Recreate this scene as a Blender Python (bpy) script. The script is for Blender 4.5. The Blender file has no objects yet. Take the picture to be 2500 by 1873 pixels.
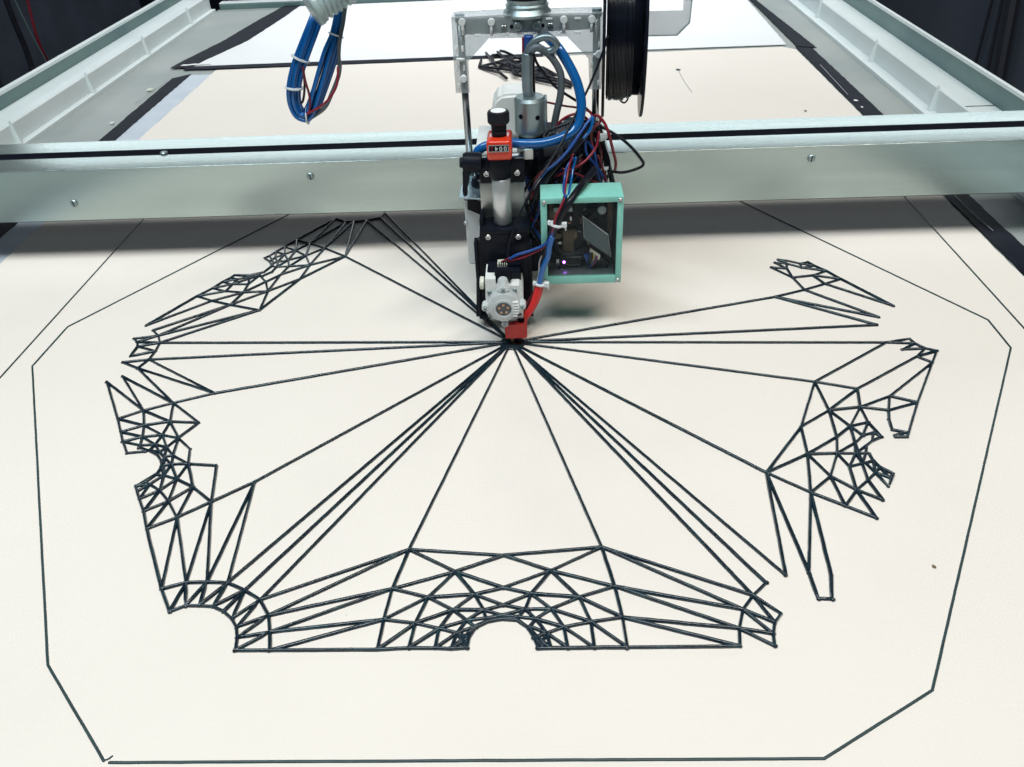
import bpy, bmesh, math, random
from mathutils import Vector, Matrix
random.seed(7)
SC = bpy.context.scene
COL = SC.collection
# ------------------------------------------------------------------ camera
cam_data = bpy.data.cameras.new('camera')
cam = bpy.data.objects.new('camera', cam_data); COL.objects.link(cam)
cam_data.sensor_fit = 'HORIZONTAL'; cam_data.sensor_width = 36; cam_data.lens = 29.641
cam_data.clip_start = 0.01; cam_data.clip_end = 60
cam.matrix_world = Matrix(((0.998966, 0.021181, 0.040221, 0.03954), (0.020584, 0.578117, -0.815694, -0.86203),
                           (-0.040530, 0.815679, 0.577084, 0.55), (0, 0, 0, 1)))
SC.camera = cam
# ------------------------------------------------------------------ world, lamps, exposure
W = bpy.data.worlds.new('World'); SC.world = W; W.use_nodes = True
W.node_tree.nodes['Background'].inputs[0].default_value = (0.30, 0.52, 1.0, 1)
W.node_tree.nodes['Background'].inputs[1].default_value = 0.015
def lamp(name, loc, target, size, power, color):
    d = bpy.data.lights.new(name, 'AREA'); d.shape = 'RECTANGLE'; d.size, d.size_y = size
    d.energy = power; d.color = color
    o = bpy.data.objects.new(name, d); COL.objects.link(o); o.location = loc
    o.rotation_euler = (Vector(target) - Vector(loc)).to_track_quat('-Z', 'Y').to_euler()
    return o
lamp('warm_ceiling_lamp', (1.30, -1.00, 4.20), (0.4, 0.2, 0), (3.4, 0.36), 118, (1.0, 0.95, 0.86))
lamp('cool_ceiling_lamp', (-1.05, -0.75, 3.30), (-0.45, 0.1, 0), (2.6, 0.55), 86, (0.83, 0.95, 1.0))
lamp('far_ceiling_lamp', (0.1, -3.1, 2.40), (0, 0.3, 0), (2.0, 0.20), 3, (0.45, 0.78, 1.0))
lamp('end_window', (0.2, 4.6, 1.66), (0.1, 0.3, 0.1), (8.0, 0.70), 46, (0.86, 0.95, 1.0))
rl = lamp('rear_cloth_fill', (0.0, 2.0, 2.30), (0.0, 2.0, 0), (1.8, 0.4), 7, (0.93, 0.97, 1.0)); rl.data.spread = math.radians(64)  # added fill to brighten the far cloth; narrow spread keeps it off the beam
SC.view_settings.view_transform = 'Standard'; SC.view_settings.look = 'None'
SC.view_settings.exposure = 0.03; SC.view_settings.gamma = 1.0; SC.view_settings.use_curve_mapping = False
# ------------------------------------------------------------------ materials
def mat(name, col, rough=0.5, metal=0.0, col2=None, scale=40.0, bump=0.0, bscale=200.0, spec=0.5, rvar=0.0, detail=4.0, mixpos=(0.35, 0.7), coat=0.0):
    m = bpy.data.materials.new(name); m.use_nodes = True
    nt = m.node_tree; b = nt.nodes['Principled BSDF']
    b.inputs['Base Color'].default_value = (*col, 1); b.inputs['Roughness'].default_value = rough
    b.inputs['Metallic'].default_value = metal; b.inputs['Specular IOR Level'].default_value = spec
    b.inputs['Coat Weight'].default_value = coat
    tc = nt.nodes.new('ShaderNodeTexCoord')
    if col2 or rvar:
        n = nt.nodes.new('ShaderNodeTexNoise'); n.inputs['Scale'].default_value = scale; n.inputs['Detail'].default_value = detail
        nt.links.new(tc.outputs['Object'], n.inputs['Vector'])
        if col2:
            r = nt.nodes.new('ShaderNodeValToRGB')
            r.color_ramp.elements[0].position, r.color_ramp.elements[1].position = mixpos
            r.color_ramp.elements[0].color = (*col, 1); r.color_ramp.elements[1].color = (*col2, 1)
            nt.links.new(n.outputs['Fac'], r.inputs['Fac']); nt.links.new(r.outputs['Color'], b.inputs['Base Color'])
        if rvar:
            mr = nt.nodes.new('ShaderNodeMapRange')
            mr.inputs['To Min'].default_value = max(0.02, rough - rvar); mr.inputs['To Max'].default_value = min(1, rough + rvar)
            nt.links.new(n.outputs['Fac'], mr.inputs['Value']); nt.links.new(mr.outputs['Result'], b.inputs['Roughness'])
    if bump:
        n2 = nt.nodes.new('ShaderNodeTexNoise'); n2.inputs['Scale'].default_value = bscale; n2.inputs['Detail'].default_value = 5
        nt.links.new(tc.outputs['Object'], n2.inputs['Vector'])
        bp = nt.nodes.new('ShaderNodeBump'); bp.inputs['Strength'].default_value = bump; bp.inputs['Distance'].default_value = 0.001
        nt.links.new(n2.outputs['Fac'], bp.inputs['Height']); nt.links.new(bp.outputs['Normal'], b.inputs['Normal'])
    return m
def clear_mat(name, tint, alpha, rough=0.1):
    m = bpy.data.materials.new(name); m.use_nodes = True
    b = m.node_tree.nodes['Principled BSDF']
    b.inputs['Base Color'].default_value = (*tint, 1); b.inputs['Roughness'].default_value = rough
    b.inputs['Alpha'].default_value = alpha
    n = m.node_tree.nodes.new('ShaderNodeTexNoise'); n.inputs['Scale'].default_value = 60
    tc = m.node_tree.nodes.new('ShaderNodeTexCoord'); m.node_tree.links.new(tc.outputs['Object'], n.inputs['Vector'])
    mr = m.node_tree.nodes.new('ShaderNodeMapRange'); mr.inputs['To Min'].default_value = rough * .6; mr.inputs['To Max'].default_value = rough * 1.5
    m.node_tree.links.new(n.outputs['Fac'], mr.inputs['Value']); m.node_tree.links.new(mr.outputs['Result'], b.inputs['Roughness'])
    return m
def cloth_mat(name, col, col2):
    m = mat(name, col, 0.9, 0, col2, 3.2, spec=0.15, mixpos=(0.25, 0.75), detail=6)
    nt = m.node_tree; b = nt.nodes['Principled BSDF']
    tc = [n for n in nt.nodes if n.type == 'TEX_COORD'][0]
    base = b.inputs['Base Color'].links[0].from_socket
    vo = nt.nodes.new('ShaderNodeTexVoronoi'); vo.inputs['Scale'].default_value = 16
    nt.links.new(tc.outputs['Object'], vo.inputs['Vector'])
    sx = nt.nodes.new('ShaderNodeSeparateColor'); nt.links.new(vo.outputs['Color'], sx.inputs[0])
    gt = nt.nodes.new('ShaderNodeMath'); gt.operation = 'MULTIPLY'; gt.inputs[1].default_value = 0.0150
    pw = nt.nodes.new('ShaderNodeMath'); pw.operation = 'POWER'; pw.inputs[1].default_value = 6
    nt.links.new(sx.outputs[0], pw.inputs[0]); nt.links.new(pw.outputs[0], gt.inputs[0])
    lt = nt.nodes.new('ShaderNodeMath'); lt.operation = 'LESS_THAN'
    nt.links.new(vo.outputs['Distance'], lt.inputs[0]); nt.links.new(gt.outputs[0], lt.inputs[1])
    fc = nt.nodes.new('ShaderNodeMath'); fc.operation = 'MULTIPLY'; fc.inputs[1].default_value = 0.45; nt.links.new(lt.outputs[0], fc.inputs[0])
    # faint smudges
    n3 = nt.nodes.new('ShaderNodeTexNoise'); n3.inputs['Scale'].default_value = 1.7; n3.inputs['Detail'].default_value = 8; n3.inputs['Roughness'].default_value = 0.62
    nt.links.new(tc.outputs['Object'], n3.inputs['Vector'])
    rp = nt.nodes.new('ShaderNodeMapRange'); rp.inputs['From Min'].default_value = 0.56; rp.inputs['From Max'].default_value = 0.80; rp.inputs['To Max'].default_value = 0.16
    nt.links.new(n3.outputs['Fac'], rp.inputs['Value'])
    mx0 = nt.nodes.new('ShaderNodeMixRGB'); mx0.inputs[2].default_value = (0.42, 0.41, 0.39, 1)
    nt.links.new(rp.outputs[0], mx0.inputs[0]); nt.links.new(base, mx0.inputs[1])
    mx = nt.nodes.new('ShaderNodeMixRGB'); mx.inputs[2].default_value = (0.25, 0.23, 0.21, 1)
    nt.links.new(fc.outputs[0], mx.inputs[0]); nt.links.new(mx0.outputs[0], mx.inputs[1]); nt.links.new(mx.outputs[0], b.inputs['Base Color'])
    hs = []
    for d in ('X', 'Y'):
        w = nt.nodes.new('ShaderNodeTexWave'); w.wave_type = 'BANDS'; w.bands_direction = d
        w.inputs['Scale'].default_value = 170; w.inputs['Distortion'].default_value = 1.2; w.inputs['Detail'].default_value = 2
        nt.links.new(tc.outputs['Object'], w.inputs['Vector']); hs.append(w)
    ad = nt.nodes.new('ShaderNodeMath'); ad.operation = 'ADD'
    nt.links.new(hs[0].outputs['Fac'], ad.inputs[0]); nt.links.new(hs[1].outputs['Fac'], ad.inputs[1])
    n = nt.nodes.new('ShaderNodeTexNoise'); n.inputs['Scale'].default_value = 9; n.inputs['Detail'].default_value = 3
    nt.links.new(tc.outputs['Object'], n.inputs['Vector'])
    ma = nt.nodes.new('ShaderNodeMath'); ma.operation = 'MULTIPLY_ADD'; ma.inputs[1].default_value = 9.0
    nt.links.new(n.outputs['Fac'], ma.inputs[0]); nt.links.new(ad.outputs[0], ma.inputs[2])
    bp = nt.nodes.new('ShaderNodeBump'); bp.inputs['Strength'].default_value = 0.2; bp.inputs['Distance'].default_value = 0.0006
    nt.links.new(ma.outputs[0], bp.inputs['Height']); nt.links.new(bp.outputs['Normal'], b.inputs['Normal'])
    return m
M = {
 'cream': cloth_mat('cream_cloth', (0.868, 0.808, 0.748), (0.828, 0.768, 0.71)),
 'white_cloth': cloth_mat('white_cloth', (0.85, 0.86, 0.87), (0.81, 0.83, 0.85)),
 'bead': mat('black_filament', (0.007, 0.019, 0.031), 0.24, 0, (0.016, 0.050, 0.060), 55, 0.5, 420, 0.5, 0.10, mixpos=(0.5, 0.75), coat=0.5),
 'skirt': mat('thin_filament', (0.024, 0.050, 0.056), 0.42, 0, (0.032, 0.066, 0.070), 40, 0.3, 400),
 'bed': mat('vinyl_bed', (0.36, 0.385, 0.37), 0.45, 0, (0.28, 0.32, 0.315), 4.0, 0.15, 60, rvar=0.12),
 'rail': mat('white_plastic_rail', (0.76, 0.82, 0.83), 0.38, 0, (0.68, 0.75, 0.75), 5, 0.1, 80),
 'rail_back': mat('grey_green_metal', (0.16, 0.25, 0.24), 0.45, 0.2, (0.11, 0.19, 0.20), 5),
 'tape': mat('black_tape', (0.008, 0.010, 0.018), 0.55, 0, (0.014, 0.016, 0.026), 25, 1.0, 22, spec=0.10),
 'felt': mat('pale_film', (0.60, 0.66, 0.74), 0.6, 0, (0.52, 0.58, 0.66), 14),
 'spool_filament': mat('spool_filament', (0.006, 0.008, 0.014), 0.22, 0, (0.009, 0.012, 0.02), 60, spec=0.5),
 'alu': mat('anodised_aluminium', (0.48, 0.565, 0.54), 0.22, 0.74, (0.43, 0.515, 0.495), 5, 0.04, 900, rvar=0.04),
 'slot': mat('black_slot', (0.004, 0.005, 0.010), 0.8, bump=0.1, col2=(0.007, 0.008, 0.014), spec=0.03),
 'steel': mat('steel', (0.55, 0.57, 0.57), 0.25, 1.0, (0.42, 0.45, 0.46), 60, rvar=0.1),
 'chrome': mat('polished_rod', (0.36, 0.38, 0.39), 0.22, 1.0, (0.28, 0.30, 0.32), 90, rvar=0.06),
 'brushed': mat('brushed_plate', (0.48, 0.50, 0.48), 0.36, 0.85, (0.38, 0.42, 0.42), 12, rvar=0.1),
 'satin_tube': mat('satin_tube', (0.68, 0.70, 0.70), 0.30, 0.62, (0.62, 0.64, 0.65), 40, rvar=0.05),
 'zinc': mat('zinc_coupler', (0.30, 0.375, 0.385), 0.36, 0.75, (0.25, 0.32, 0.335), 30, 0.1, 300, rvar=0.08),
 'black': mat('black_plastic', (0.007, 0.009, 0.015), 0.40, 0, (0.011, 0.014, 0.022), 30, 0.15, 500, spec=0.12, rvar=0.1),
 'black_satin': mat('black_anodised', (0.006, 0.008, 0.014), 0.26, 0, (0.010, 0.012, 0.020), 25, spec=0.13, rvar=0.08),
 'rubber': mat('black_rubber', (0.009, 0.010, 0.015), 0.5, 0, (0.013, 0.015, 0.021), 60, 0.3, 300, spec=0.25),
 'red': mat('orange_red_plastic', (0.72, 0.045, 0.012), 0.22, 0, (0.66, 0.036, 0.010), 30, coat=0.3),
 'silicone': mat('red_silicone', (0.46, 0.026, 0.024), 0.5, 0, (0.40, 0.022, 0.020), 120, 0.25, 700),
 'green': mat('mint_plastic', (0.25, 0.62, 0.535), 0.45, 0, (0.215, 0.56, 0.485), 60, 0.35, 260),
 'white': mat('white_plastic', (0.78, 0.80, 0.78), 0.4, 0, (0.70, 0.73, 0.72), 30),
 'offwhite': mat('ivory_plastic', (0.70, 0.71, 0.62), 0.42, 0, (0.62, 0.64, 0.56), 50),
 'paper': mat('white_sticker', (0.85, 0.87, 0.87), 0.55, 0, (0.8, 0.82, 0.83), 40),
 'pale_grey': mat('pale_grey_paint', (0.62, 0.67, 0.69), 0.38, 0.1, (0.56, 0.61, 0.64), 14, rvar=0.1),
 'pale_blue': mat('pale_blue_plate', (0.30, 0.42, 0.48), 0.25, 0.7, (0.38, 0.50, 0.55), 10, rvar=0.1),
 'blue': mat('blue_hose', (0.005, 0.095, 0.32), 0.20, 0, (0.007, 0.115, 0.37), 14, 0.1, 120, coat=0.3),
 'blue_wire': mat('blue_wire', (0.008, 0.055, 0.26), 0.35, 0, (0.010, 0.08, 0.32), 60),
 'red_wire': mat('red_wire', (0.26, 0.009, 0.025), 0.38, 0, (0.18, 0.007, 0.02), 60),
 'dark_red_wire': mat('dark_red_wire', (0.11, 0.008, 0.018), 0.4, 0, (0.16, 0.01, 0.02), 60),
 'red_sleeve': mat('red_sleeve', (0.60, 0.02, 0.02), 0.4, 0, (0.5, 0.015, 0.015), 60, 0.2, 300),
 'black_wire': mat('black_wire', (0.007, 0.008, 0.013), 0.33, 0, (0.011, 0.013, 0.02), 60, spec=0.28),
 'grey_wire': mat('grey_cable', (0.085, 0.115, 0.135), 0.45, 0, (0.11, 0.14, 0.16), 60),
 'grey_hose': mat('steel_conduit', (0.21, 0.27, 0.30), 0.33, 0.55, (0.16, 0.21, 0.24), 60, rvar=0.1),
 'pale_wire': mat('pale_wire', (0.45, 0.47, 0.5), 0.4, 0, (0.4, 0.4, 0.42), 60),
 'yellow': mat('yellow_wire', (0.55, 0.42, 0.03), 0.4, 0, (0.5, 0.36, 0.02), 60),
 'tie': mat('nylon_tie', (0.74, 0.78, 0.78), 0.4, 0, (0.66, 0.70, 0.72), 60),
 'board': mat('dark_circuit_board', (0.008, 0.011, 0.018), 0.4, 0, (0.022, 0.022, 0.030), 160, mixpos=(0.5, 0.62), spec=0.2),
 'tan': mat('tan_component', (0.22, 0.17, 0.10), 0.5, 0, (0.15, 0.11, 0.07), 60),
 'screen': mat('dark_screen', (0.07, 0.115, 0.125), 0.10, 0, (0.09, 0.14, 0.15), 20),
 'hub': mat('gear_hub', (0.075, 0.09, 0.10), 0.4, 0.3, (0.10, 0.12, 0.13), 80),
 'copper': mat('copper', (0.55, 0.34, 0.20), 0.4, 0.6, (0.4, 0.25, 0.15), 60),
 'wall': mat('dark_blue_wall', (0.050, 0.066, 0.098), 0.7, 0, (0.032, 0.042, 0.066), 7, 0.2, 30),
 'wall_grey': mat('slate_wall', (0.085, 0.10, 0.13), 0.7, 0, (0.06, 0.072, 0.10), 2.0, 0.2, 30),
 'floor': mat('dark_floor', (0.012, 0.014, 0.022), 0.6, 0, (0.02, 0.023, 0.033), 4),
 'acrylic': clear_mat('clear_acrylic', (0.42, 0.48, 0.50), 0.45, 0.12),
 'acrylic_edge': mat('acrylic_edge', (0.20, 0.30, 0.30), 0.3, 0, (0.16, 0.25, 0.26), 40),
 'pane': clear_mat('clear_pane', (0.05, 0.07, 0.08), 0.10, 0.05),
 'lens': clear_mat('clear_cover', (0.80, 0.85, 0.86), 0.56, 0.08),
 'hose_clear': clear_mat('clear_corrugated', (0.42, 0.54, 0.54), 0.86, 0.22),
}
def brush(key, sc):
    nt = M[key].node_tree
    tc = [n for n in nt.nodes if n.type == 'TEX_COORD'][0]
    mp = nt.nodes.new('ShaderNodeMapping'); mp.inputs['Scale'].default_value = sc
    nt.links.new(tc.outputs['Object'], mp.inputs['Vector'])
    for n in nt.nodes:
        if n.type == 'TEX_NOISE': nt.links.new(mp.outputs['Vector'], n.inputs['Vector'])
brush('alu', (0.35, 9, 9)); brush('brushed', (6, 6, .4)); brush('satin_tube', (.5, .5, 8))
led = bpy.data.materials.new('violet_led'); led.use_nodes = True
lb = led.node_tree.nodes['Principled BSDF']; lb.inputs['Base Color'].default_value = (0.4, 0.1, 0.8, 1)
lb.inputs['Emission Color'].default_value = (0.55, 0.16, 1.0, 1); lb.inputs['Emission Strength'].default_value = 9
M['led'] = led
# ------------------------------------------------------------------ helpers
LOC = {}
def thing(name, label, cat, loc=(0, 0, 0), group=None):
    o = bpy.data.objects.new(name, None); COL.objects.link(o); o.location = loc; o.empty_display_size = 0.02
    o['label'] = label; o['category'] = cat
    if group: o['group'] = group
    LOC[o.name] = Vector(loc); return o
def link(name, me, m, parent, loc):
    me.materials.append(M[m] if isinstance(m, str) else m)
    o = bpy.data.objects.new(name, me); COL.objects.link(o); LOC[o.name] = Vector(loc)
    if parent is None: o.location = loc
    else: o.parent = parent
    return o
def obj(name, bm, m, parent=None, label=None, cat=None, group=None, kind=None, loc=(0, 0, 0), smooth=False):
    """one mesh object; vertices are given in world metres"""
    l = LOC[parent.name] if parent is not None else Vector(loc)
    bmesh.ops.translate(bm, verts=bm.verts, vec=-l)
    bmesh.ops.recalc_face_normals(bm, faces=bm.faces)
    me = bpy.data.meshes.new(name); bm.to_mesh(me); bm.free()
    if smooth:
        for p in me.polygons: p.use_smooth = True
    o = link(name, me, m, parent, l)
    if label: o['label'] = label
    if cat: o['category'] = cat
    if group: o['group'] = group
    if kind: o['kind'] = kind
    return o
def sharp(o, ang=35):
    me = o.data
    for p in me.polygons: p.use_smooth = True
    bm = bmesh.new(); bm.from_mesh(me)
    for e in bm.edges:
        if len(e.link_faces) != 2 or e.calc_face_angle(0) > math.radians(ang): e.smooth = False
    bm.to_mesh(me); bm.free(); return o
def nb(): return bmesh.new()
def box(bm, x0, x1, y0, y1, z0, z1, bev=0.0, seg=2):
    r = bmesh.ops.create_cube(bm, size=1)
    vs = r['verts']
    for v in vs:
        v.co = Vector((x0 + (v.co.x + .5) * (x1 - x0), y0 + (v.co.y + .5) * (y1 - y0), z0 + (v.co.z + .5) * (z1 - z0)))
    if bev:
        es = list({e for v in vs for e in v.link_edges})
        bmesh.ops.bevel(bm, geom=es, offset=bev, segments=seg, profile=0.5, affect='EDGES')
    return bm
def cyl(bm, a, b, r0, r1=None, seg=24):
    a, b = Vector(a), Vector(b); d = b - a
    q = d.to_track_quat('Z', 'Y').to_matrix().to_4x4()
    bmesh.ops.create_cone(bm, cap_ends=True, segments=seg, radius1=r0, radius2=r0 if r1 is None else r1, depth=d.length, matrix=Matrix.Translation((a + b) / 2) @ q)
    return bm
def lathe(bm, org, axis, prof, seg=28):
    """prof: (radius, distance along axis)"""
    org = Vector(org); q = Vector(axis).to_track_quat('Z', 'Y')
    rings = []
    for r, h in prof:
        rings.append([bm.verts.new(org + q @ Vector((r * math.cos(2 * math.pi * i / seg), r * math.sin(2 * math.pi * i / seg), h))) for i in range(seg)])
    for A, B in zip(rings, rings[1:]):
        for i in range(seg): bm.faces.new((A[i], A[(i + 1) % seg], B[(i + 1) % seg], B[i]))
    bm.faces.new(rings[0]); bm.faces.new(rings[-1]); return bm
def prism(bm, pts, y0, y1):
    """polygon of (x, z) extruded from y0 to y1"""
    a = [bm.verts.new((x, y0, z)) for x, z in pts]; b = [bm.verts.new((x, y1, z)) for x, z in pts]
    n = len(pts); bm.faces.new(a); bm.faces.new(list(reversed(b)))
    for i in range(n): bm.faces.new((a[i], a[(i + 1) % n], b[(i + 1) % n], b[i]))
    return bm
def slab(bm, pts, z0, z1):
    a = [bm.verts.new((x, y, z0)) for x, y in pts]; b = [bm.verts.new((x, y, z1)) for x, y in pts]
    n = len(pts); bm.faces.new(a); bm.faces.new(list(reversed(b)))
    for i in range(n): bm.faces.new((a[i], a[(i + 1) % n], b[(i + 1) % n], b[i]))
    return bm
def smooth_path(pts, n=8):
    pts = [Vector(p) for p in pts]
    if len(pts) < 3: return pts
    ext = [2 * pts[0] - pts[1]] + pts + [2 * pts[-1] - pts[-2]]
    out = []
    for i in range(1, len(ext) - 2):
        p0, p1, p2, p3 = ext[i - 1:i + 3]
        for k in range(n):
            t = k / n
            out.append(0.5 * ((2 * p1) + (p2 - p0) * t + (2 * p0 - 5 * p1 + 4 * p2 - p3) * t * t + (3 * p1 - p0 - 3 * p2 + p3) * t ** 3))
    out.append(pts[-1]); return out
def tube(bm, pts, r, seg=10, sm=8, rz=1.0):
    pts = smooth_path(pts, sm) if sm else [Vector(p) for p in pts]
    prev = None; rings = []
    for i, p in enumerate(pts):
        t = (pts[min(i + 1, len(pts) - 1)] - pts[max(i - 1, 0)]).normalized()
        if prev is None: n = t.orthogonal().normalized()
        else: n = (prev - t * prev.dot(t)).normalized()
        prev = n; b = t.cross(n)
        rr = r(i / (len(pts) - 1)) if callable(r) else r
        rings.append([bm.verts.new(p + rr * (math.cos(2 * math.pi * k / seg) * n + rz * math.sin(2 * math.pi * k / seg) * b)) for k in range(seg)])
    for A, B in zip(rings, rings[1:]):
        for k in range(seg): bm.faces.new((A[k], A[(k + 1) % seg], B[(k + 1) % seg], B[k]))
    bm.faces.new(rings[0]); bm.faces.new(list(reversed(rings[-1]))); return bm
def wire(name, pts, r, m, parent, sm=8, seg=10):
    return obj(name, tube(nb(), pts, r, seg, sm), m, parent, smooth=True)
def vcyl(name, m, parent, x0, x1, z0, z1, yc, bev=0.0012, seg=40, r=None):
    r = r or (x1 - x0) / 2; xc = (x0 + x1) / 2
    bm = lathe(nb(), (xc, yc, 0), (0, 0, 1), [(r - bev, z0), (r, z0 + bev), (r, z1 - bev), (r - bev, z1)], seg)
    return sharp(obj(name, bm, m, parent), 50)
def panel(name, m, parent, x0, x1, z0, z1, y0, y1, bev=0.0006):
    return sharp(obj(name, box(nb(), x0, x1, y0, y1, z0, z1, bev), m, parent), 40)
_screw = {}
def screw(parent, p, r=0.0028, axis=(0, -1, 0), m='steel', name='screw'):
    key = (r, tuple(axis), m)
    if key not in _screw:
        bm = lathe(nb(), (0, 0, 0), axis, [(r * .92, -0.002), (r, -0.0012), (r, r * .35), (r * .88, r * .48), (r * .60, r * .48), (r * .52, r * .05)], 14)
        bmesh.ops.recalc_face_normals(bm, faces=bm.faces)
        me = bpy.data.meshes.new('screw'); bm.to_mesh(me); bm.free(); me.materials.append(M[m]); _screw[key] = me
        for q in me.polygons: q.use_smooth = False
    o = bpy.data.objects.new(name, _screw[key]); COL.objects.link(o); o.parent = parent
    o.location = Vector(p) - LOC[parent.name]; LOC[o.name] = Vector(p); return o
def tie(parent, p, d, r, w=0.0022):
    """a nylon cable tie round a bundle at p that runs along d"""
    d = Vector(d).normalized(); p = Vector(p)
    bm = lathe(nb(), p - d * w / 2, d, [(r, 0), (r + .0009, 0.0002), (r + .0009, w - .0002), (r, w)], 20)
    s = Vector((0, -1, 0)).cross(d).normalized()
    h = p + s * (r + .001)
    cyl(bm, h - Vector((0, .0025, 0)), h + Vector((0, .0025, 0)), 0.0022, seg=8)
    return obj('cable_tie', bm, 'tie', parent)
# ------------------------------------------------------------------ the setting
def edge_wobble(pts, step, amp, closed=True):
    out = []; n = len(pts)
    for i in range(n if closed else n - 1):
        a, b = Vector(pts[i]), Vector(pts[(i + 1) % n]); L = (b - a).length; k = max(1, int(L / step))
        nrm = Vector((-(b - a).y, (b - a).x)).normalized()
        for j in range(k):
            q = a.lerp(b, j / k)
            out.append(tuple(q + nrm * (random.uniform(-amp, amp) if j else 0)))
    return out
bm = slab(nb(), [(-1.0, -1.3), (0.78, -1.3), (0.78, 2.06), (-1.0, 2.06)], -0.03, -0.0035)
obj('print_bed', bm, 'bed', kind='structure')
obj('floor', slab(nb(), [(-6, -3), (6, -3), (6, 8), (-6, 8)], -0.85, -0.80), 'floor', kind='structure')
obj('wall', box(nb(), -1.90, -1.80, -1.2, 3.3, -0.8, 0.5), 'wall', kind='structure')
obj('wall', box(nb(), 1.75, 1.85, -1.2, 5.2, -0.8, 0.5), 'wall_grey', kind='structure')
obj('wall', box(nb(), -1.90, 1.85, 5.2, 5.3, -0.8, 0.2), 'floor', kind='structure')
# left wall: upright pillars in the dark and three leads hanging in front of it
pl = thing('pillar', 'near black upright pillar against dark blue wall at the upper left corner', 'pillar', (-1.70, 2.0, -0.8))
obj('post', box(nb(), -1.79, -1.70, 1.74, 1.90, -0.8, 1.2, .006), 'floor', pl)
obj('flange', box(nb(), -1.79, -1.73, 1.92, 1.97, -0.8, 1.2, .004), 'wall', pl)
obj('foot', box(nb(), -1.79, -1.68, 1.72, 1.99, -0.8, -0.77, .004), 'floor', pl)
ln = thing('hanging_hose', 'thick black hose hanging in front of dark blue wall at the far left', 'hose', (-1.6, 1.3, -0.8))
wire('hose', [(-1.5500, 1.8287, 0.1131), (-1.5500, 1.8286, 0.0916), (-1.5500, 1.8317, 0.0124), (-1.5500, 1.8383, -0.0378), (-1.5500, 1.8370, -0.1142), (-1.5500, 1.8299, -0.2055)], 0.0085, 'rubber', ln)
wire('coupling', [(-1.5500, 1.8373, -0.1067), (-1.5500, 1.8370, -0.1142), (-1.5500, 1.8370, -0.1381)], 0.0105, 'rubber', ln)
ln = thing('hanging_lead', 'dull red cable hanging between black hose and dark pillar', 'cable', (-1.6, 1.5, -0.8))
wire('lead', [(-1.6000, 2.0301, 0.0795), (-1.6000, 2.0296, 0.0549), (-1.6000, 2.0210, 0.0098), (-1.6000, 2.0108, -0.0529), (-1.6000, 2.0159, -0.1065), (-1.6000, 2.0273, -0.1379), (-1.6000, 2.0385, -0.1918)], 0.0048, 'dark_red_wire', ln)
ln = thing('hanging_string', 'thin grey green cord slanting down beside the dull red cable', 'cord', (-1.6, 1.4, -0.8))
wire('cord', [(-1.5800, 1.9095, 0.0962), (-1.5800, 1.9236, 0.0745), (-1.5800, 1.9388, 0.0163), (-1.5800, 1.9546, -0.0440), (-1.5800, 1.9733, -0.0984), (-1.5800, 1.9812, -0.1285), (-1.5800, 1.9898, -0.1791)], 0.0022, 'rail_back', ln)
# right wall: two dark rails
for (xa, xb), lab in ((([(1.7200, 2.5416, -0.1548), (1.7200, 2.5387, -0.3870)], 0.006), 'slim dark upright strip, left of two on slate wall at upper right'),
                      (([(1.7200, 2.4718, -0.1416), (1.7200, 2.4347, -0.3870)], 0.006), 'slim dark upright strip nearest the broad black post at upper right'),
                      (([(1.7200, 2.3947, -0.1271), (1.7200, 2.3412, -0.3884)], 0.022), 'broad black upright post on slate wall at upper right')):
    top, bot = Vector(xa[0]), Vector(xa[1]); dv = bot - top
    obj('wall_strip', tube(nb(), [top - dv * .5, top, bot, bot + dv * .5], xb, 8, 0), 'floor', None, lab, 'post', loc=tuple(xa[-1]))
# side rails: stepped white channels
def rail(lab, xs, zs, y0, y1, ys, sgn, group):
    x1, x2, x4, x6 = xs; z3, z5 = zs
    t_ = thing('side_rail', lab, 'rail', ((x1 + x6) / 2, (y0 + y1) / 2, -0.03), group)
    pr = [(x1, -.03), (x1, .0045), (x1 + sgn * .001, .0055), (x2, .006), (x2, z3 - .003), (x2 + sgn * .003, z3), (x4, z3), (x4, -.03)]
    sharp(obj('channel', prism(nb(), pr, y0, y1), 'rail', t_), 40)
    obj('upright', prism(nb(), [(x4 + sgn * .0005, -.06), (x4 + sgn * .0005, z5 - .006), (x6 - sgn * .004, z5 - .006), (x6 - sgn * .004, -.06)], y0 - .02, y1), 'rail_back', t_)
    obj('cap_strip', prism(nb(), [(x4, z5 - .006), (x4, z5), (x6, z5), (x6, z5 - .006)], y0 - .02, y1), 'rail', t_)
    for y in ys:
        b = nb(); prism(b, [(0, .0062), (0, z3 + .004), (.003, z3 + .006), (.006, z3 - .004), (.012, .0062)], -.0015, .0015)
        for v in b.verts: v.co = Vector((x2 - sgn * v.co.x, y + v.co.y, v.co.z))
        obj('gusset', b, 'rail', t_)
    return t_
rail('long white stepped rail along the left side of the printer bed', (-0.9985, -1.0125, -1.077, -1.0915), (0.046, 0.0772), -1.0, 2.03, [-.3, .05, .41, .778, 1.123, 1.47, 1.822], -1, 'side rails of the printer bed')
rail('long white stepped rail along the right side of the printer bed', (0.7782, 0.802, 0.855, 0.8627), (0.048, 0.0893), -1.0, 2.6, [-.3, .08, .44, .7933, 1.149, 1.594, 1.95], 1, 'side rails of the printer bed')
jp = (0.8367, 0.6798, 0.0480)
rr_ = [o for o in COL.objects if o.name.startswith('side_rail') and o.type == 'EMPTY'][-1]
obj('joint', box(nb(), .8045, .8548, jp[1] - .0012, jp[1] + .0012, .0478, .0486), 'slot', rr_)
er = thing('end_rail', 'grey green cross rail at the far end of the bed', 'rail', (-0.1, 2.1, -.03))
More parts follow.
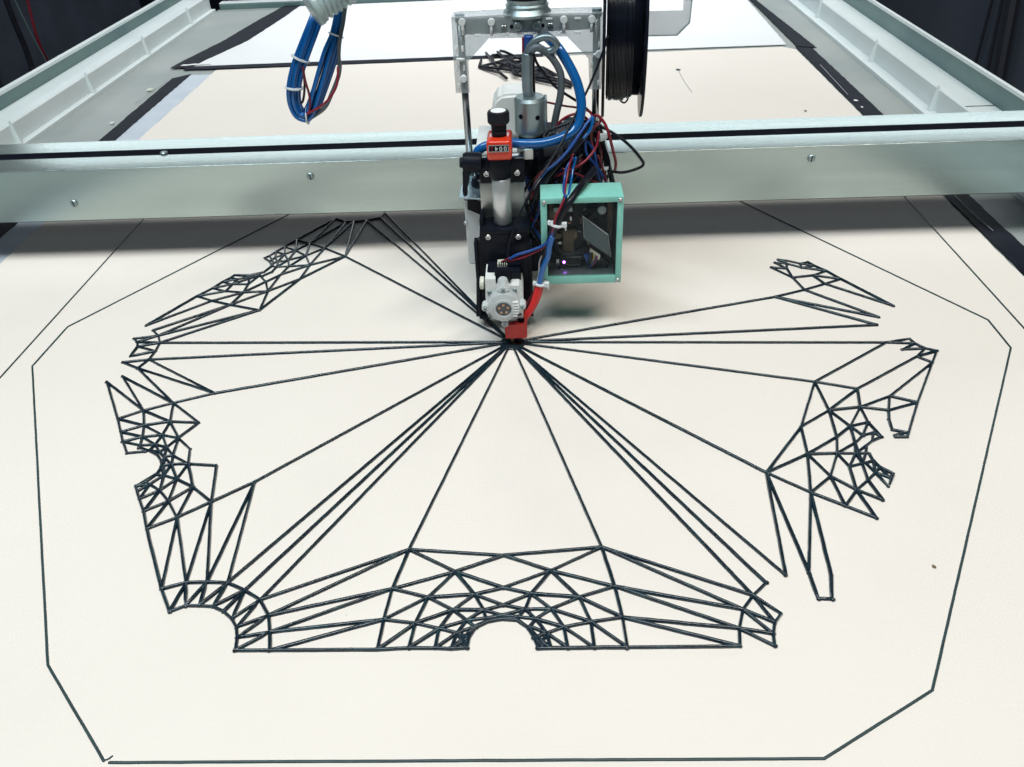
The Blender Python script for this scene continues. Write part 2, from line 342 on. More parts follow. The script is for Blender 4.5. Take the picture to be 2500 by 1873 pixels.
obj('cross_bar', box(nb(), -0.995, 0.80, 2.062, 2.10, -.03, .012, .002), 'rail_back', er)
obj('top_strip', box(nb(), -0.995, 0.80, 2.064, 2.098, .0125, .016, .001), 'rail', er)
obj('back_bar', box(nb(), -0.60, 0.80, 2.13, 2.24, -.03, .06, .004), 'rail_back', er)
dk = thing('end_motor', 'black drive block on the end rail behind the corrugated hose', 'motor', (-0.6, 2.18, -.03))
obj('housing', box(nb(), -0.98, -0.52, 2.12, 2.20, -.03, .05, .006), 'floor', dk)
obj('cover', box(nb(), -0.48, -0.42, 2.08, 2.12, .017, .06, .006), 'floor', dk)
screw(dk, (-0.63, 2.119, 0.03), .006)
# cloth, film and tape lying on the bed
def sheet(name, pts, z0, z1, m, lab, cat, amp=0.0008, step=.012, group=None):
    return obj(name, slab(nb(), edge_wobble(pts, step, amp), z0, z1), m, None, lab, cat, group)
sheet('cloth_sheet', [(-.772, -1.05), (.667, -1.05), (.667, 1.30), (.640, 1.330), (-.772, 1.305)], -.0012, 0, 'cream', 'large cream cloth under the black lattice in the foreground', 'cloth')
sheet('cloth_sheet', [(-.842, 1.352), (.655, 1.352), (.672, 2.052), (-.742, 2.052), (-.765, 1.86), (-.79, 1.63)], -.0012, 0.0002, 'white_cloth', 'cool white cloth at the far end of the bed', 'cloth')
sheet('film_strip', [(-.832, -.9), (-.7745, -.9), (-.7745, 1.275), (-.832, 1.275)], -.0032, -.0018, 'felt', 'pale bluish film strip along the left edge of cream cloth', 'film', .0015)
sheet('tape_strip', [(-.868, -.9), (-.822, -.9), (-.822, .78), (-.8265, 1.282), (-.864, 1.247), (-.856, .8)], -.0016, -.0008, 'tape', 'black tape strip beside pale film left of cream cloth', 'tape', .0012)
sheet('tape_strip', [(-.90, 1.335), (-.850, 1.338), (-.775, 1.60), (-.745, 1.86), (-.725, 2.10), (-.775, 2.11), (-.815, 1.86), (-.845, 1.62), (-.895, 1.38)], .0006, .0012, 'tape', 'curling black tape along the left edge of white cloth', 'tape', .001)
sheet('tape_strip', [(-.86, 1.318), (.05, 1.318), (.05, 1.348), (-.86, 1.348)], -.0010, .0006, 'tape', 'thin black tape across the gap between the two cloths', 'tape', .002, .03)
sheet('tape_strip', [(.672, -1.0), (.709, -1.0), (.709, 1.31), (.672, 1.33)], -.0016, -.0008, 'tape', 'long black tape along the right edge of cream cloth', 'tape', .001)
sheet('tape_strip', [(.676, 1.336), (.720, 1.315), (.695, 1.86), (.690, 2.05), (.677, 2.05)], -.0016, -.0008, 'tape', 'black tape wedge beside the right edge of white cloth', 'tape', .001)
sheet('paper_scrap', [(-.878, 1.352), (-.80, 1.356), (-.803, 1.367), (-.874, 1.361)], .0016, .0028, 'paper', 'torn white paper scrap on the corner of curling black tape', 'paper', .003, .012)
# loose threads, crumbs and scuffs on tape and cloth
crumbs = [((0.6825, 0.8871, 0.0000), .0035, 'paper', 'torn white scrap stuck on black tape just behind the beam, right side'),
          ((0.6808, 0.8435, 0.0000), .0022, 'paper', 'small pale crumb on black tape closest to the beam, right side'),
          ((0.5668, 0.8324, 0.0000), .0025, 'tan', 'brown speck on cream cloth just behind the beam'),
          ((0.3603, 1.1577, 0.0000), .0045, 'bead', 'black filament crumb lying on cream cloth right of the spool'),
          ((0.3624, -0.3653, 0.0000), .0012, 'tan', 'small grey brown bit of fluff on cloth in front right of lattice'),
          ((-0.8732, 0.9083, 0.0000), .0035, 'paper', 'white paper flake on grey bed left of black tape'),
          ((-0.8831, 1.1518, 0.0000), .006, 'offwhite', 'yellowish flake on grey bed near the left rail')]
for (x, y, z), r, m, lab in crumbs:
    b = nb(); bmesh.ops.create_icosphere(b, subdivisions=2, radius=r)
    for v in b.verts:
        k = 1 + random.uniform(-.3, .3); v.co = Vector((x + v.co.x * k * 1.2, y + v.co.y * k * 1.6, max(-.0006, v.co.z * .25 * k + .001)))
    obj('crumb', b, m, None, lab, 'crumb')
threads = [((0.3603, 1.1452, 0.0000), (0.3613, 1.0587, 0.0000), (0.3657, 0.9805, 0.0000), 'fine thread trailing from black crumb on cream cloth'),
           ((0.6844, 1.1554, 0.0000), (0.6822, 1.0705, 0.0000), (0.6784, 0.9280, 0.0000), 'grey thread along black tape behind the beam at right'),
           ((0.6846, 0.3989, 0.0000), (0.6839, 0.3369, 0.0000), (0.6873, 0.2693, 0.0000), 'grey thread along black tape in front of the beam at right'),
           ((-0.8759, 1.0424, 0.0000), (-0.8714, 1.1208, 0.0000), (-0.8660, 1.2235, 0.0000), 'pale scratch like strand on grey bed beside left tape')]
for a, b_, c, lab in threads:
    pts = [Vector(q) + Vector((0, 0, .001)) for q in (a, b_, c)]
    obj('thread', tube(nb(), pts, .0007, 5, 6), 'pale_wire', None, lab, 'thread')
# ------------------------------------------------------------------ printed lattice
def bead(bm, path, w, h, step=.007, jit=.06):
    pts = []
    for i in range(len(path) - 1):
        a, b = Vector(path[i]), Vector(path[i + 1]); n = max(1, int((b - a).length / step))
        for k in range(n): pts.append(a.lerp(b, k / n))
    pts.append(Vector(path[-1]))
    hw = w / 2; dirs = []
    for i in range(len(pts)): dirs.append((pts[min(i + 1, len(pts) - 1)] - pts[max(i - 1, 0)]).normalized())
    secs = []
    for k in (85, 60, 30): secs.append((pts[0] - dirs[0] * hw * math.sin(math.radians(k)), dirs[0], math.cos(math.radians(k))))
    ph = random.random() * 9; L = 0
    for i, (p, d) in enumerate(zip(pts, dirs)):
        s = 1 + jit * (math.sin(ph + i * 1.7) * .5 + random.uniform(-.5, .5))
        nrm = Vector((-d.y, d.x)); off = nrm * random.uniform(-1, 1) * w * .04
        secs.append((p + off, d, s))
    for k in (30, 60, 85): secs.append((pts[-1] + dirs[-1] * hw * math.sin(math.radians(k)), dirs[-1], math.cos(math.radians(k))))
    rings = []; hh = h * random.uniform(.92, 1.1)
    for p, d, s in secs:
        nrm = Vector((-d.y, d.x)); r = []
        for k in range(7):
            a = math.pi * k / 6; q = p + nrm * hw * s * math.cos(a)
            r.append(bm.verts.new((q.x, q.y, .0002 + hh * min(1, s + .15) * math.sin(a) ** .7)))
        rings.append(r)
    for A, B in zip(rings, rings[1:]):
        for k in range(6): bm.faces.new((A[k], A[k + 1], B[k + 1], B[k]))
    bm.faces.new(rings[0]); bm.faces.new(list(reversed(rings[-1])))
EDGES = [[(-213.3,396.9),(-1.4,0.9)], [(205.6,-394.2),(-1.4,0.9)], [(237.4,-373.2),(-1.4,0.9)], [(-237.9,-374.1),(-1.4,0.9)], [(441.5,20.2),(-1.4,0.9)], [(-204.3,-393.2),(-1.4,0.9)], 
  [(-220.6,-382.5),(-1.4,0.9)], [(439.3,-18.8),(-1.4,0.9)], [(219.1,-380.9),(-1.4,0.9)], [(-441.6,17.9),(-1.4,0.9)], [(-441.2,-19.7),(-1.4,0.9)], [(-237.8,368),(-1.4,0.9)], 
  [(-216.8,376.6),(-1.4,0.9)], [(336,-94.9),(-1.4,0.9)], [(250,-243.6),(-1.4,0.9)], [(-1.4,0.9),(336.2,94.5)], [(85.6,-338.3),(-1.4,0.9)], [(-249.6,-245),(-1.4,0.9)], 
  [(-85.2,-337.9),(-1.4,0.9)], [(-337,-92.8),(-1.4,0.9)], [(-249.1,243.8),(-1.4,0.9)], [(250,-243.6),(257.2,-370.4),(257.4,-398.2),(268.1,-398.7),(274.7,-373.9),(284.7,-272.6)], 
  [(-278,-404.7),(-274.5,-373.5),(-266.5,-398.6),(-256.4,-372.9),(-254.8,-398.8),(-237.9,-374.1),(-242.8,-399.7),(-220.6,-382.5),(-232.1,-404.9)], [(-220.6,-382.5),(-222.9,-412.7),(-204.3,-393.2),(-216.4,-421.4),(-193.1,-409.6),(-212.8,-431.7),(-187.5,-426.5),(-210.7,-443.8)], 
  [(489.6,-39.2),(475.8,-62.3),(432.2,-136.6),(401.3,-193.6)], [(-335.5,93.2),(-300.9,177.2),(-249.1,243.8)], [(-183,-444.1),(-97.3,-444.3),(-72.7,-443.1),(-51.8,-443.3),(-39.2,-444.2),(-26.7,-443.3)], 
  [(-293.6,-380.2),(-274.5,-373.5),(-256.4,-372.9),(-237.9,-374.1),(-220.6,-382.5),(-204.3,-393.2),(-193.1,-409.6),(-187.5,-426.5),(-183,-444.1)], [(85.6,-338.3),(205.6,-394.2)], 
  [(-204.3,-393.2),(-85.2,-337.9)], [(250,-243.6),(237.4,-373.2)], [(-335.5,93.2),(-441.6,17.9)], [(85.6,-338.3),(194.6,-408.5)], [(-249.6,-245),(-237.9,-374.1)], 
  [(-193.1,-409.6),(-85.2,-337.9)], [(336.2,94.5),(441.5,20.2)], [(336,-94.9),(439.3,-18.8)], [(-335.5,93.2),(-449.8,35.2)], [(-249.6,-245),(-256.4,-372.9)], 
  [(-441.2,-19.7),(-337,-92.8)], [(336.2,94.5),(449.6,38.1)], [(-249.1,243.8),(-237.8,368)], [(-447.8,-38),(-337,-92.8)], [(-249.1,243.8),(-257.5,365.1)], 
  [(-433.2,135.6),(-407.9,121.6),(-475.5,60.6)], [(336.2,94.5),(378.1,110.9),(408.3,125.3),(432.5,137.2)], [(-337,-92.8),(-379,-110.1),(-408.1,-122.9),(-431.5,-137.6)], 
  [(377.8,-109.7),(463.1,-49.7)], [(93.5,-383.1),(194.6,-408.5)], [(-284.4,-272.5),(-256.4,-372.9)], [(93.5,-383.1),(187.9,-427.2)], [(-187.5,-426.5),(-94,-382.8)], 
  [(-193.1,-409.6),(-94,-382.8)], [(-379.2,109.4),(-449.8,35.2)], [(-379.2,109.4),(-461.3,48.5)], [(378.1,110.9),(449.6,38.1)], [(284.7,-272.6),(257.2,-370.4)], 
  [(-284.4,-272.5),(-274.5,-373.5)], [(301.1,-173.6),(296.1,-217.2),(284.7,-272.6)], [(-447.8,-38),(-379,-110.1)], [(-288.9,379.1),(-270.1,364.5),(-257.5,365.1),(-237.8,368),(-216.8,376.6),(-213.3,396.9)], 
  [(-459.8,-54.6),(-379,-110.1)], [(-285.6,273.2),(-257.5,365.1)], [(-300.9,177.2),(-295.9,219.2),(-249.1,243.8)], [(-278,-404.7),(-266.5,-398.6),(-254.8,-398.8),(-242.8,-399.7),(-232.1,-404.9),(-222.9,-412.7),(-216.4,-421.4),(-212.8,-431.7),(-210.7,-443.8)], 
  [(-369,245.6),(-358.2,234.3),(-351.4,219.3),(-358.3,201.3),(-375.2,192.9),(-397.6,194.2)], [(-285.6,273.2),(-270.1,364.5)], [(97.2,-415.2),(185.2,-444)], 
  [(407.4,-124.4),(475.8,-62.3)], [(-187.5,-426.5),(-96.6,-415)], [(97.2,-415.2),(187.9,-427.2)], [(-311.5,290.6),(-288.9,379.1)], [(408.3,125.3),(475.9,63.9)], 
  [(-183,-444.1),(-96.6,-415)], [(-26.7,-443.3),(-25.9,-433.4),(-21.1,-424),(-11.2,-417.2),(0.1,-414.5),(11.6,-415.2),(20.6,-423.8),(26,-434),(29.4,-444.5)], 
  [(-310.6,-293.1),(-293.6,-380.2)], [(-30.1,-441.1),(-29.5,-432.6),(-23.4,-425.5),(-11.8,-418.3),(-0.4,-415.8),(12.2,-417.1),(22.4,-425.3),(28.9,-434),(32.4,-441.8)], 
  [(-310.6,-293.1),(-274.5,-373.5)], [(-474,-65.4),(-408.1,-122.9)], [(-334.6,304.6),(-288.9,379.1)], [(98.5,-444.2),(185.2,-444)], [(250,-243.6),(301.1,-173.6)], 
  [(-0.6,-346.5),(85.6,-338.3)], [(-433.2,135.6),(-475.5,60.6)], [(301.1,-173.6),(336,-94.9)], [(-459.8,-54.6),(-408.1,-122.9)], [(432.5,137.2),(475.9,63.9)], 
  [(-85.2,-337.9),(-0.6,-346.5)], [(-311.5,290.6),(-270.1,364.5)], [(-387.5,-187.9),(-375.2,-193.1),(-363.8,-200.5),(-355.2,-211.3),(-352.5,-220.6),(-353.4,-230.8),(-359.9,-241.7),(-368,-248.4)], 
  [(-474,-65.4),(-431.5,-137.6)], [(-334.2,-307.7),(-293.6,-380.2)], [(-407.9,121.6),(-379.2,109.4),(-335.5,93.2)], [(-449.8,35.2),(-441.6,17.9),(-440.1,-1.2),(-441.2,-19.7),(-447.8,-38)], 
  [(219.1,-380.9),(205.6,-394.2),(194.6,-408.5),(187.9,-427.2),(185.2,-444)], [(-325.9,216.8),(-331.9,191.8),(-337.7,144.6)], [(-295.9,219.2),(-331.9,191.8),(-347.6,171.7)], 
  [(29.4,-444.5),(39.3,-444.3),(52.4,-444.2),(72.9,-444.1),(98.5,-444.2)], [(-368,-248.4),(-357.2,-266.7),(-346.2,-283.9),(-334.2,-307.7)], [(-433.2,135.6),(-418.3,157.3),(-410.1,175.1),(-402.1,186.5),(-398.6,194.2)], 
  [(-431.5,-137.6),(-418.7,-160.8),(-409.6,-177.4),(-397.5,-196.6)], [(205.6,-394.2),(223.9,-413.4),(217,-421.7),(213.3,-432.5),(211.8,-444)], [(40.3,-364.7),(93.5,-383.1)], 
  [(-379,-110.1),(-337.6,-147.2)], [(-41.7,-364.6),(-94,-382.8)], [(377.8,-109.7),(336.9,-147)], [(-295.9,219.2),(-285.6,273.2)], [(-295.8,-219.2),(-284.4,-272.5)], 
  [(-337.7,144.6),(-379.2,109.4)], [(-361.6,192.2),(-347.6,171.7),(-337.7,144.6)], [(250,-243.6),(296.1,-217.2)], [(40.3,-364.7),(85.6,-338.3)], [(336,-94.9),(336.9,-147)], 
  [(-337.7,144.6),(-335.5,93.2)], [(-467.1,10.6),(-467.5,-11.5),(-440.1,-1.2)], [(-375.2,-193.1),(-363.2,-195.8),(-355.6,-203.7),(-350.9,-217.8),(-353.4,-230.8)], 
  [(-351.2,-172.9),(-332.5,-191.8),(-326.3,-215.6)], [(-85.2,-337.9),(-41.7,-364.6)], [(-300.9,177.2),(-337.7,144.6)], [(478.4,-33.2),(451.8,-34.5),(470.9,-22.6)], 
  [(-285.6,273.2),(-249.1,243.8)], [(397.9,-149.1),(392.9,-164.8),(390.6,-181.9),(402.9,-186.5)], [(-371.4,142.6),(-371.1,166.3),(-375.5,189)], [(-85.2,-337.9),(-94,-382.8)], 
  [(-41.7,-364.6),(0.1,-382.9)], [(85.6,-338.3),(93.5,-383.1)], [(250,-243.6),(284.7,-272.6)], [(-41.7,-364.6),(-0.6,-346.5)], [(-0.6,-346.5),(40.3,-364.7)], 
  [(336.9,-147),(332.1,-191.5)], [(301.1,-173.6),(336.9,-147)], [(-284.4,-272.5),(-249.6,-245)], [(336,-94.9),(377.8,-109.7)], [(296.1,-217.2),(332.1,-191.5)], 
  [(0.1,-382.9),(40.3,-364.7)], [(-370.6,-144.2),(-408.1,-122.9)], [(-309.4,-250.9),(-310.6,-293.1)], [(-371.4,142.6),(-407.9,121.6)], [(-308.5,249.5),(-311.5,290.6)], 
  [(352.7,-246.2),(358.1,-266.2),(368.6,-248.7)], [(373.2,185.2),(370.1,170.1),(371.2,144.7)], [(-62.6,-392.4),(-96.6,-415)], [(470.9,-22.6),(468.3,-11.9),(439.3,-18.8)], 
  [(370.8,-142.4),(407.4,-124.4)], [(309.1,-250.4),(311,-291.1)], [(-393.6,167.5),(-361.6,192.2)], [(23.5,-389.6),(63.3,-394.1)], [(63.3,-394.1),(97.2,-415.2)], 
  [(-326.3,-215.6),(-309.4,-250.9)], [(-62.6,-392.4),(-23.9,-389.8)], [(370.8,-142.4),(350.5,-174.5)], [(-326.9,-270.5),(-334.2,-307.7)], [(371.2,144.7),(349.4,175.7)], 
  [(352.6,-217.6),(355.7,-218.3),(356.2,-228.9),(359.3,-238.8),(368.6,-248.7)], [(-433.2,135.6),(-397.5,147.7)], [(-371.4,142.6),(-347.6,171.7)], [(370.5,-168.4),(376.3,-192.8),(365.3,-198.4)], 
  [(327.5,-270),(333.6,-306.9)], [(40.3,-364.7),(63.3,-394.1)], [(325.1,-216.8),(309.1,-250.4)], [(-334.6,304.6),(-327.7,268.1)], [(-70.2,-419),(-97.3,-444.3)], 
  [(-325.9,216.8),(-308.5,249.5)], [(71.7,-419.3),(98.5,-444.2)], [(397.9,-149.1),(432.2,-136.6)], [(-363.4,252.7),(-351.1,229.7),(-351.4,219.3)], [(-397.3,-149.9),(-431.5,-137.6)], 
  [(398.9,149.4),(432.5,137.2)], [(296.1,-217.2),(309.1,-250.4)], [(-379,-110.1),(-370.6,-144.2)], [(-397.5,147.7),(-393.6,167.5),(-390.2,181.9)], [(-41.7,-364.6),(-62.6,-392.4)], 
  [(-370.6,-144.2),(-351.2,-172.9)], [(71.7,-419.3),(39.9,-405.8)], [(378.1,110.9),(371.2,144.7)], [(336.9,-147),(370.8,-142.4)], [(-371.4,142.6),(-379.2,109.4)], 
  [(-371.4,142.6),(-337.7,144.6)], [(377.8,-109.7),(370.8,-142.4)], [(-284.4,-272.5),(-310.6,-293.1)], [(331,-237),(327.5,-270)], [(-370.6,-144.2),(-337.6,-147.2)], 
  [(-343.4,216.7),(-346.6,200.6),(-357.7,188.2)], [(-309.4,-250.9),(-284.4,-272.5)], [(309.1,-250.4),(284.7,-272.6)], [(-308.5,249.5),(-285.6,273.2)], [(-94,-382.8),(-62.6,-392.4)], 
  [(-295.9,219.2),(-308.5,249.5)], [(-70.2,-419),(-40.4,-405.9)], [(420.2,160.9),(408.6,176.6),(402.6,187.9)], [(93.5,-383.1),(97.2,-415.2)], [(-94,-382.8),(-96.6,-415)], 
  [(-330.1,-238.4),(-326.9,-270.5)], [(284.7,-272.6),(311,-291.1)], [(93.5,-383.1),(63.3,-394.1)], [(470.9,-22.6),(439.3,-18.8)], [(390.5,172.2),(420.2,160.9)], 
  [(-397.3,-149.9),(-370.8,-167.3)], [(-327.7,268.1),(-331.7,237)], [(-285.6,273.2),(-311.5,290.6)], [(347.2,-201.4),(344.7,-232.4)], [(-41.7,-364.6),(-23.9,-389.8)], 
  [(-471.6,-24.5),(-441.2,-19.7)], [(-326.3,-215.6),(-295.8,-219.2)], [(336.9,-147),(350.5,-174.5)], [(49.8,-424.1),(72.9,-444.1)], [(194.6,-408.5),(213.3,-432.5)], 
  [(-471.6,21.1),(-441.6,17.9)], [(-295.9,219.2),(-325.9,216.8)], [(40.3,-364.7),(23.5,-389.6)], [(-479,29.3),(-449.8,35.2)], [(205.6,-394.2),(217,-421.7)], 
  [(-467.1,10.6),(-440.1,-1.2)], [(-341.3,-254.9),(-346.2,-283.9)], [(-96.6,-415),(-97.3,-444.3)], [(343,-217.3),(365.3,-198.4)], [(187.9,-427.2),(211.8,-444)], 
  [(-50.4,-424.4),(-72.7,-443.1)], [(-408.1,-122.9),(-397.3,-149.9)], [(-337.6,-147.2),(-351.2,-172.9)], [(-293.6,-380.2),(-278,-404.7)], [(97.2,-415.2),(98.5,-444.2)], 
  [(-351.2,-172.9),(-347,-201.6)], [(296.1,-217.2),(325.1,-216.8)], [(-418.7,-160.8),(-391.3,-169.9)], [(463.1,-49.7),(489.6,-39.2)], [(347.2,-284.5),(342.4,-256.5)], 
  [(398.9,149.4),(371.2,144.7)], [(370.8,-142.4),(397.9,-149.1)], [(-326.9,-270.5),(-310.6,-293.1)], [(-334.2,-307.7),(-310.6,-293.1)], [(-311.5,290.6),(-327.7,268.1)], 
  [(-210.7,-443.8),(-183,-444.1)], [(-62.6,-392.4),(-70.2,-419)], [(407.4,-124.4),(432.2,-136.6)], [(-371.1,166.3),(-361.6,192.2)], [(311,-291.1),(333.6,-306.9)], 
  [(-471.6,-24.5),(-447.8,-38)], [(-370.6,-144.2),(-397.3,-149.9)], [(-23.9,-389.8),(0.6,-401.4)], [(350.5,-174.5),(347.2,-201.4)], [(-311.5,290.6),(-334.6,304.6)], 
  [(325.1,-216.8),(347.2,-201.4)], [(309.1,-250.4),(327.5,-270)], [(311,-291.1),(327.5,-270)], [(-308.5,249.5),(-327.7,268.1)], [(-418.3,157.3),(-393.6,167.5)], 
  [(432.5,137.2),(420.2,160.9)], [(-96.6,-415),(-70.2,-419)], [(-397.5,147.7),(-371.4,142.6)], [(63.3,-394.1),(71.7,-419.3)], [(-467.1,10.6),(-441.6,17.9)], 
  [(407.4,-124.4),(397.9,-149.1)], [(-334.6,304.6),(-347.5,281.5)], [(-343.6,-215.7),(-330.1,-238.4)], [(-308.5,249.5),(-331.7,237)], [(-309.4,-250.9),(-326.9,-270.5)], 
  [(332.1,-191.5),(325.1,-216.8)], [(63.3,-394.1),(39.9,-405.8)], [(370.8,-142.4),(370.5,-168.4)], [(194.6,-408.5),(217,-421.7)], [(-62.6,-392.4),(-40.4,-405.9)], 
  [(-471.6,21.1),(-449.8,35.2)], [(187.9,-427.2),(213.3,-432.5)], [(398.9,149.4),(408.3,125.3)], [(97.2,-415.2),(71.7,-419.3)], [(23.5,-389.6),(0.6,-401.4)], 
  [(470.9,-22.6),(478.4,-33.2),(489.6,-39.2)], [(-347.5,281.5),(-342,256.9)], [(332.1,-191.5),(350.5,-174.5)], [(-40.4,-405.9),(-15.4,-406.2)], [(-347,-201.6),(-326.3,-215.6)], 
  [(-23.9,-389.8),(0.1,-382.9)], [(71.7,-419.3),(72.9,-444.1)], [(-342,256.9),(-345.9,232.5)], [(370.5,-168.4),(358.4,-189.9)], [(327.5,-270),(347.2,-284.5)], 
  [(0.1,-382.9),(23.5,-389.6)], [(-70.2,-419),(-72.7,-443.1)], [(344.7,-232.4),(342.4,-256.5)], [(420.2,160.9),(398.9,149.4)], [(-330.1,-238.4),(-309.4,-250.9)], 
  [(-370.8,-167.3),(-358.5,-188.1)], [(-398.6,194.2),(-375.1,188.9)], [(27.2,-415.8),(49.8,-424.1)], [(-397.3,-149.9),(-418.7,-160.8)], [(-327.7,268.1),(-347.5,281.5)], 
  [(-326.9,-270.5),(-346.2,-283.9)], [(-343.4,216.7),(-331.7,237)], [(-391.3,-169.9),(-372.5,-183.4)], [(-326.3,-215.6),(-330.1,-238.4)], [(-370.6,-144.2),(-370.8,-167.3)], 
  [(331,-237),(343,-217.3)], [(-50.4,-424.4),(-28.7,-416.6)], [(-23.9,-389.8),(-40.4,-405.9)], [(23.5,-389.6),(39.9,-405.8)], [(-418.3,157.3),(-397.5,147.7)], 
  [(-345.4,-232.5),(-341.3,-254.9)], [(-393.6,167.5),(-371.1,166.3)], [(463.1,-49.7),(478.4,-33.2)], [(71.7,-419.3),(49.8,-424.1)], [(-342,256.9),(-331.7,237)], 
  [(370.1,170.1),(357.9,188.8)], [(-409.6,-177.4),(-388.5,-184.2)], [(-368,-248.4),(-354.6,-231.1)], [(36,-429.8),(52.4,-444.2)], [(373.2,185.2),(390.5,172.2)], 
  [(-35.7,-429),(-51.8,-443.3)], [(349.4,175.7),(370.1,170.1)], [(-354.9,-245.5),(-357.2,-266.7)], [(-326.9,-270.5),(-341.3,-254.9)], [(18.7,-405.9),(39.9,-405.8)], 
  [(325.1,-216.8),(331,-237)], [(-410.1,175.1),(-390.2,181.9)], [(-40.4,-405.9),(-50.4,-424.4)], [(-325.9,216.8),(-331.7,237)], [(350.5,-174.5),(370.5,-168.4)], 
  [(-375.1,188.9),(-358.3,201.3)], [(-397.3,-149.9),(-391.3,-169.9)], [(39.9,-405.8),(49.8,-424.1)], [(-391.3,-169.9),(-370.8,-167.3)], [(-70.2,-419),(-50.4,-424.4)], 
  [(-370.8,-167.3),(-351.2,-172.9)], [(49.8,-424.1),(52.4,-444.2)], [(327.5,-270),(342.4,-256.5)], [(-330.1,-238.4),(-341.3,-254.9)], [(-341.3,-254.9),(-357.2,-266.7)], 
  [(-391.3,-169.9),(-409.6,-177.4)], [(0,-411.7),(18.7,-405.9)], [(391.1,184.2),(408.6,176.6)], [(-357.1,265.4),(-353.4,246.8)], [(-50.4,-424.4),(-51.8,-443.3)], 
  [(-397.5,-196.6),(-378.7,-194.4)], [(-347.5,281.5),(-357.1,265.4)], [(0.6,-401.4),(18.7,-405.9)], [(390.5,172.2),(408.6,176.6)], [(-23.9,-389.8),(-15.4,-406.2)], 
  [(-410.1,175.1),(-393.6,167.5)], [(-327.7,268.1),(-342,256.9)], [(325.1,-216.8),(343,-217.3)], [(475.8,-62.3),(463.1,-49.7)], [(-358.5,-188.1),(-347,-201.6)], 
  [(356.2,-228.9),(352.7,-246.2)], [(-461.3,48.5),(-449.8,35.2)], [(-325.9,216.8),(-343.4,216.7)], [(-342,256.9),(-357.1,265.4)], [(350.5,-174.5),(358.4,-189.9)], 
  [(-343.6,-215.7),(-326.3,-215.6)], [(-39.2,-444.2),(-25.9,-433.4)], [(391.1,184.2),(376.7,193.4)], [(23.5,-389.6),(18.7,-405.9)], [(-343.6,-215.7),(-355.6,-203.7)], 
  [(-35.7,-429),(-26.7,-443.3)], [(-343.6,-215.7),(-345.4,-232.5)], [(-15.4,-406.2),(-28.7,-416.6)], [(-358.5,-188.1),(-351.2,-172.9)], [(39.3,-444.3),(26,-434)], 
  [(352.6,-217.6),(344.7,-232.4)], [(-15.4,-406.2),(0.6,-401.4)], [(27.2,-415.8),(36,-429.8)], [(-341.3,-254.9),(-354.9,-245.5)], [(347.2,-201.4),(343,-217.3)], 
  [(-345.4,-232.5),(-330.1,-238.4)], [(-15.4,-406.2),(0,-411.7)], [(-390.2,181.9),(-375.5,189)], [(-370.8,-167.3),(-372.5,-183.4)], [(39.9,-405.8),(27.2,-415.8)], 
  [(-353.4,246.8),(-345.9,232.5)], [(36,-429.8),(29.4,-444.5)], [(-345.4,-232.5),(-354.9,-245.5)], [(347.2,-201.4),(358.4,-189.9)], [(-388.5,-184.2),(-372.5,-183.4)], 
  [(-345.9,232.5),(-343.4,216.7)], [(-358.5,-188.1),(-355.6,-203.7)], [(-40.4,-405.9),(-28.7,-416.6)], [(-353.1,-218.7),(-345.4,-232.5)], [(357.9,188.8),(373.2,185.2)], 
  [(-350.9,-217.8),(-345.4,-232.5)], [(-28.7,-416.6),(-13.2,-414.5)], [(-35.7,-429),(-39.2,-444.2)], [(359.3,-238.8),(363.3,-253.8)], [(-372.5,-183.4),(-363.2,-195.8)], 
  [(-50.4,-424.4),(-35.7,-429)], [(-35.7,-429),(-21.8,-422.6)], [(-353.4,246.8),(-342,256.9)], [(343,-217.3),(344.7,-232.4)], [(22.4,-423.1),(36,-429.8)], 
  [(-39.2,-444.2),(-29.5,-432.6)], [(49.8,-424.1),(36,-429.8)], [(348.1,-232),(352.7,-246.2)], [(-345.9,232.5),(-331.7,237)], [(36,-429.8),(39.3,-444.3)], 
  [(-372.5,-183.4),(-358.5,-188.1)], [(39.3,-444.3),(28.9,-434)], [(-391.3,-169.9),(-388.5,-184.2)], [(342.4,-256.5),(352.7,-246.2)], [(-347,-201.6),(-343.6,-215.7)], 
  [(331,-237),(344.7,-232.4)], [(-28.7,-416.6),(-35.7,-429)], [(-357.1,265.4),(-363.4,252.7)], [(27.2,-415.8),(13.3,-413.4)], [(370.2,-185.5),(365.3,-198.4)], 
  [(402.9,-186.5),(389.8,-190.3)], [(-361.6,192.2),(-375.2,192.9)], [(-13.2,-414.5),(0,-411.7)], [(-368,-248.4),(-354.9,-245.5)], [(0,-411.7),(13.3,-413.4)], 
  [(-353.4,246.8),(-358.2,234.3)], [(18.7,-405.9),(27.2,-415.8)], [(352.7,-246.2),(363.3,-253.8)], [(364.6,197.9),(376.7,193.4)], [(-402.1,186.5),(-390.2,181.9)], 
  [(358.4,-189.9),(370.2,-185.5)], [(-362.9,-255),(-354.9,-245.5)], [(402.6,187.9),(391.1,184.2)], [(391.1,184.2),(390.5,172.2)], [(401.3,-193.6),(389.8,-190.3)], 
  [(-21.8,-422.6),(-11.2,-417.2)], [(389.5,-193.3),(401.3,-193.6)], [(-21.8,-422.6),(-25.9,-433.4)], [(22.4,-423.1),(26,-434)], [(-471.6,21.1),(-467.1,10.6)], 
  [(-479,29.3),(-471.6,21.1)], [(-363.2,-195.8),(-355.6,-203.7)], [(36,-429.8),(26,-434)], [(-35.7,-429),(-25.9,-433.4)], [(364.6,197.9),(372.1,190.8)], 
  [(356.4,-208),(352.6,-217.6)], [(32.4,-441.8),(26,-434)], [(-372.5,-183.4),(-375.2,-193.1)], [(359.3,-238.8),(352.7,-246.2)], [(343,-217.3),(352.6,-217.6)], 
